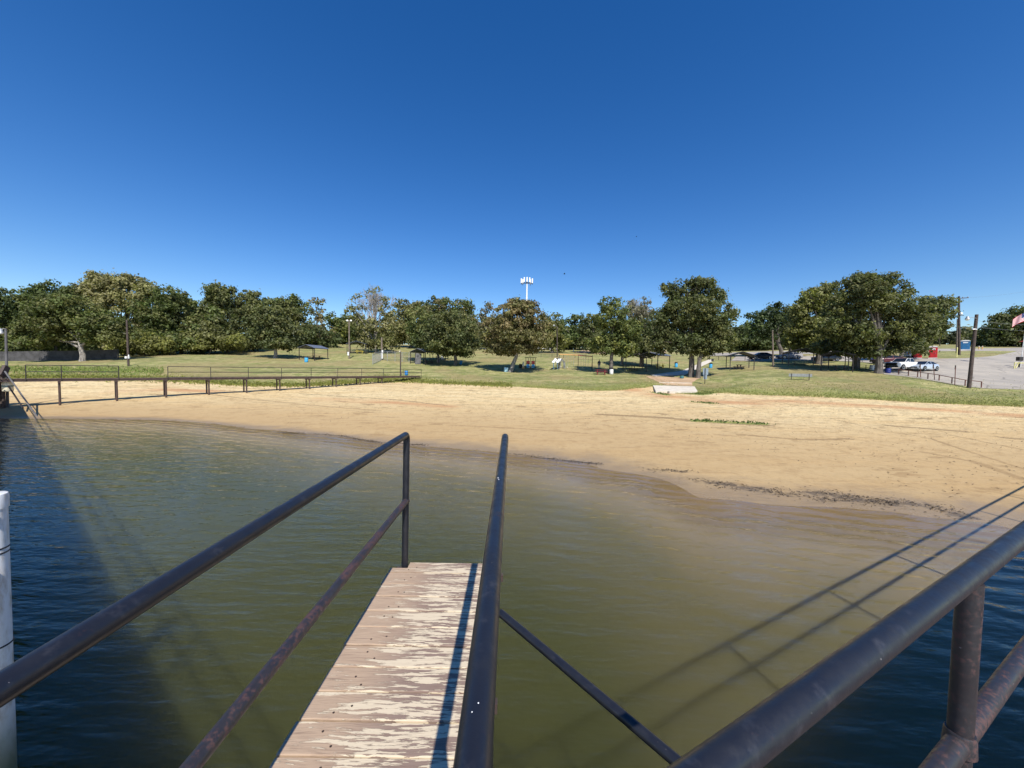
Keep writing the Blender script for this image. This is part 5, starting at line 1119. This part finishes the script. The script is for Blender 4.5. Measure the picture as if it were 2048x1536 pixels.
tree('tall narrow oak beside the white barrel and red table', ('v', 1221.5, 748), [(1214, 608, 17, 12), (1233, 606, 11, 10), (1210, 638, 18, 22), (1228, 640, 30, 24), (1246, 668, 36, 30), (1208, 690, 32, 20), (1250, 698, 34, 11)], GR, YG, .35, .95, .33)
tree('grey twiggy crowned oak behind the tall narrow oak', ('Y', 1278, 98), [(1278, 614, 28, 18), (1296, 640, 28, 26), (1262, 640, 26, 28)], GY_, OL, .5, .55, .3, bare=[(1270, 606, 10, 10), (1285, 604, 10, 10), (1300, 618, 10, 10), (1258, 622, 10, 10)])
tree('small oak with a slim pale trunk behind the shelter right of the white barrel', ('v', 1243, 729), [(1252, 688, 26, 14), (1240, 700, 22, 9)], OL, GR, .4, .9, .2, 'bark_pale')
tree('dark oak with a thick trunk between the swings and the twin trunks', ('v', 1283, 733), [(1276, 672, 38, 34), (1302, 684, 34, 26), (1262, 692, 28, 16)], DK, OL, .35, 1.0, .42)
tree('biggest central oak, left one of the twin trunks', ('v', 1382, 754), [(1386, 622, 62, 38), (1342, 640, 42, 36), (1412, 652, 38, 32), (1368, 590, 36, 24), (1412, 580, 30, 17), (1442, 592, 17, 12), (1461, 630, 17, 11), (1440, 650, 18, 14), (1328, 672, 32, 28), (1398, 676, 58, 26), (1342, 692, 40, 14), (1394, 567, 30, 10), (1343, 577, 18, 14)], DK, OL, .42, 1.0, .42)
tree('low spreading oak, right one of the twin trunks', ('v', 1396, 756), [(1402, 700, 26, 14), (1412, 682, 28, 20), (1434, 690, 36, 16), (1432, 664, 28, 20)], OL, DK, .5, .95, .33)
tree('dark low oak in the far row right of the twin trunks', ('Y', 1468, 124), [(1462, 676, 34, 20), (1495, 672, 36, 18), (1472, 690, 56, 12)], DK, GR, .4)
tree('dark oak behind the leaning bare pole', ('Y', 1530, 128), [(1520, 676, 40, 20), (1560, 676, 36, 24), (1530, 692, 52, 10)], DK, GR, .35)
tree('blue-green open crowned oak above the shelter standing alone', ('v', 1564, 713), [(1545, 632, 34, 20), (1516, 638, 22, 15), (1572, 640, 30, 26), (1520, 660, 28, 16), (1560, 662, 36, 22), (1556, 616, 18, 8)], (.04, .06, .028), GR, .4, .8, .42, lean=-.8)
tree('slim dark oak between the blue-green oak and the yellow-green oak', ('v', 1577, 713), [(1590, 664, 28, 26), (1602, 692, 28, 13)], DK, OL, .4, 1.0, .3)
tree('yellow-green big oak left of the tallest oak', ('v', 1637, 728), [(1645, 602, 46, 30), (1612, 628, 32, 30), (1682, 632, 42, 42), (1640, 660, 55, 30), (1652, 577, 24, 10), (1610, 670, 38, 24), (1640, 686, 42, 16), (1618, 600, 20, 16)], OL, YG, .4, 1.0, .5)
tree('tallest and widest oak of the park, over the white pickup', ('v', 1757, 746.5), [(1745, 590, 58, 38), (1742, 558, 36, 14), (1702, 640, 48, 42), (1792, 640, 46, 42), (1750, 672, 68, 32), (1810, 672, 26, 28), (1718, 590, 36, 36), (1782, 596, 36, 34), (1770, 702, 58, 12), (1715, 566, 18, 12)], OL, DK, .5, 1.0, .46)
tree('shaded oak behind the two shelters beneath the tallest oak', ('v', 1711, 736), [(1690, 684, 42, 24), (1662, 692, 38, 16), (1725, 690, 36, 14)], DK, OL, .3, 1.0, .46)
tree('oak with a detached leaf tuft reaching towards the utility pole', ('Y', 1800, 69), [(1850, 622, 32, 27), (1836, 652, 42, 38), (1866, 600, 16, 11), (1894, 605, 13, 8), (1893, 631, 15, 11), (1878, 655, 20, 20), (1826, 686, 28, 14), (1846, 690, 10, 9), (1886, 651, 9, 6)], OL, DK, .45, .95, .36)
tree('far hazy tree row start left of the blue toilet', ('Y', 1908, 142), [(1908, 680, 26, 17), (1892, 688, 20, 10)], (.05, .06, .04), OL, .3, 1.0, .2)
tree('far pale willow-like tree above the blue toilet', ('Y', 1945, 146), [(1945, 668, 28, 13), (1930, 682, 26, 14)], (.08, .09, .05), TN, .4, .9, .2)
tree('far dark tree right of the blue toilet', ('Y', 1975, 130), [(1978, 674, 26, 18), (1968, 690, 24, 12)], DK, OL, .3, 1.0, .2)
tree('big dark oak left of the flag', ('Y', 2025, 108), [(2008, 652, 32, 26), (2040, 640, 38, 26), (1994, 676, 24, 22), (2055, 676, 44, 24), (2026, 684, 46, 16)], DK, OL, .25, 1.1)
tree('dark oak cut off by the right edge behind the red roofed house', ('Y', 2100, 122), [(2090, 640, 50, 34), (2110, 680, 60, 26)], DK, OL, .25, 1.1)
for i, (u, vt, t) in enumerate([(-560, 640, OL), (-410, 630, DK), (-280, 640, GR), (-180, 630, DK), (-90, 650, DK), (20, 640, DK), (75, 640, GR), (140, 630, DK), (200, 640, DK), (300, 630, DK), (345, 640, GR), (420, 650, DK), (490, 650, DK), (530, 655, OL), (600, 655, GR), (640, 660, DK)]):
    tree('dim dark tree filling the depth of the left wood', ('Y', u, 108 + (i % 3) * 5), [(u, vt + 30, 42, 36), (u + 14, vt + 58, 48, 22)], t, DK, .5, .75, .3, group='dim trees deep in the left wood')
for i, u in enumerate([730, 775, 850, 900, 950, 1000, 1055, 1120, 1190, 1240, 1300, 1340, 1400, 1445, 1500, 1580, 1640, 1700, 1760, 1820, 1850]):
    tree('indistinct tree in the far row along the back of the park', ('Y', u, 158 + (i % 3) * 6), [(u, 666, 30, 20), (u + 10, 682, 34, 12)], (DK, OL, GR)[i % 3], OL, .4, .8, .2, group='indistinct far trees behind the park')

# ------------------------------------------------------------------ loose grass
def grass():
    P3, N3, S3, C3 = [], [], [], []
    def put(X, Y, h0, h1, ca, cb):
        Z = H(X, Y); n = len(X); h = rng.uniform(h0, h1, n); P3.append(np.stack([X, Y, Z + h * 0.45], -1)); S3.append(h * 0.6); f = rng.random((n, 1)); C3.append((np.array(ca) * (1 - f) + np.array(cb) * f) * rng.uniform(.7, 1.3, (n, 1)))
    r = rng.uniform(-1.5, 1.5, 42000); yb = np.interp(r, _br, _by); Y = yb + rng.exponential(2.6, r.size) - 0.6; put(r * Y, Y, .05, .16, (.25, .28, .07), (.38, .34, .14))
    r = rng.uniform(-1.5, -0.93, 5000); Y = np.interp(r, _br, _by) + 6.5 + rng.normal(0, 1.3, r.size); put(r * Y, Y, .08, .30, (.17, .25, .055), (.28, .31, .09))
    r = rng.uniform(-1.5, 0.0, 12000); Y = np.interp(r, _br, _by) + rng.normal(0.5, 1.2, r.size); put(r * Y, Y, .12, .32, (.20, .22, .04), (.26, .25, .07))
    for uvs, w in WEEDS:
        pts = [GP(u, v) for u, v in uvs]; L = sum((b - a).length for a, b in zip(pts, pts[1:])); n = int(L * 45)
        t = rng.random(n) ** .8; ks = np.linspace(0, 1, len(pts)); X = np.interp(t, ks, [p.x for p in pts]) + rng.normal(0, w * .5, n); Yv = np.interp(t, ks, [p.y for p in pts]) + rng.normal(0, w * .5, n)
        put(X, Yv, .05, .22, (.05, .11, .025), (.12, .17, .04))
    p, s, c = np.concatenate(P3), np.concatenate(S3), np.concatenate(C3); n = len(p)
    nr = rng.normal(size=(n, 3)); nr[:, 2] *= .25
    o = leaves('grass', p, nr, s, c, None, MT['grass'], .35); tag(o, 'tufts of grass and weeds along the beach edge', None, None, 'stuff')
grass()

def litter():
    """dark twigs, leaves and bark left along the water line"""
    P3, S3, C3 = [], [], []
    for uvs, w in DEBRIS:
        pts = [GP(u, v) for u, v in uvs]; L = sum((q - p).length for p, q in zip(pts, pts[1:])); n = int(L * 150)
        t = rng.random(n); ks = np.linspace(0, 1, len(pts)); X = np.interp(t, ks, [p.x for p in pts]) + rng.normal(0, w * .9, n); Y = np.interp(t, ks, [p.y for p in pts]) + rng.normal(0, w * .7, n)
        keep = np.sin(X * 3.1 + np.sin(Y * 5) * 2) + rng.normal(0, .8, n) > -0.3; X, Y = X[keep], Y[keep]
        P3.append(np.stack([X, Y, np.maximum(H(X, Y), -0.01) + 0.012], -1)); S3.append(rng.uniform(.012, .05, len(X))); C3.append(np.array([[.075, .058, .042]]) * rng.uniform(.5, 1.9, (len(X), 1)))
    n = 2600; r = rng.uniform(-.6, 1.45, n); yb = np.interp(r, _br, _by); Y = yb - rng.uniform(1, 26, n); k = H(r * Y, Y) > 0.03; r, Y = r[k], Y[k]
    P3.append(np.stack([r * Y, Y, H(r * Y, Y) + 0.015], -1)); S3.append(rng.uniform(.015, .06, len(r))); C3.append(np.array([[.10, .07, .045]]) * rng.uniform(.5, 1.6, (len(r), 1)))
    p, s, c = np.concatenate(P3), np.concatenate(S3), np.concatenate(C3); nr = rng.normal(size=p.shape) * .35 + np.array([0, 0, 1.0])
    m = simple('drift_litter', (0.06, 0.045, 0.032), 0.9, 0.4, 3); o = leaves('litter', p, nr, s, c, None, m, .3); tag(o, 'dark drift litter scattered along the water line', None, None, 'stuff')
litter()
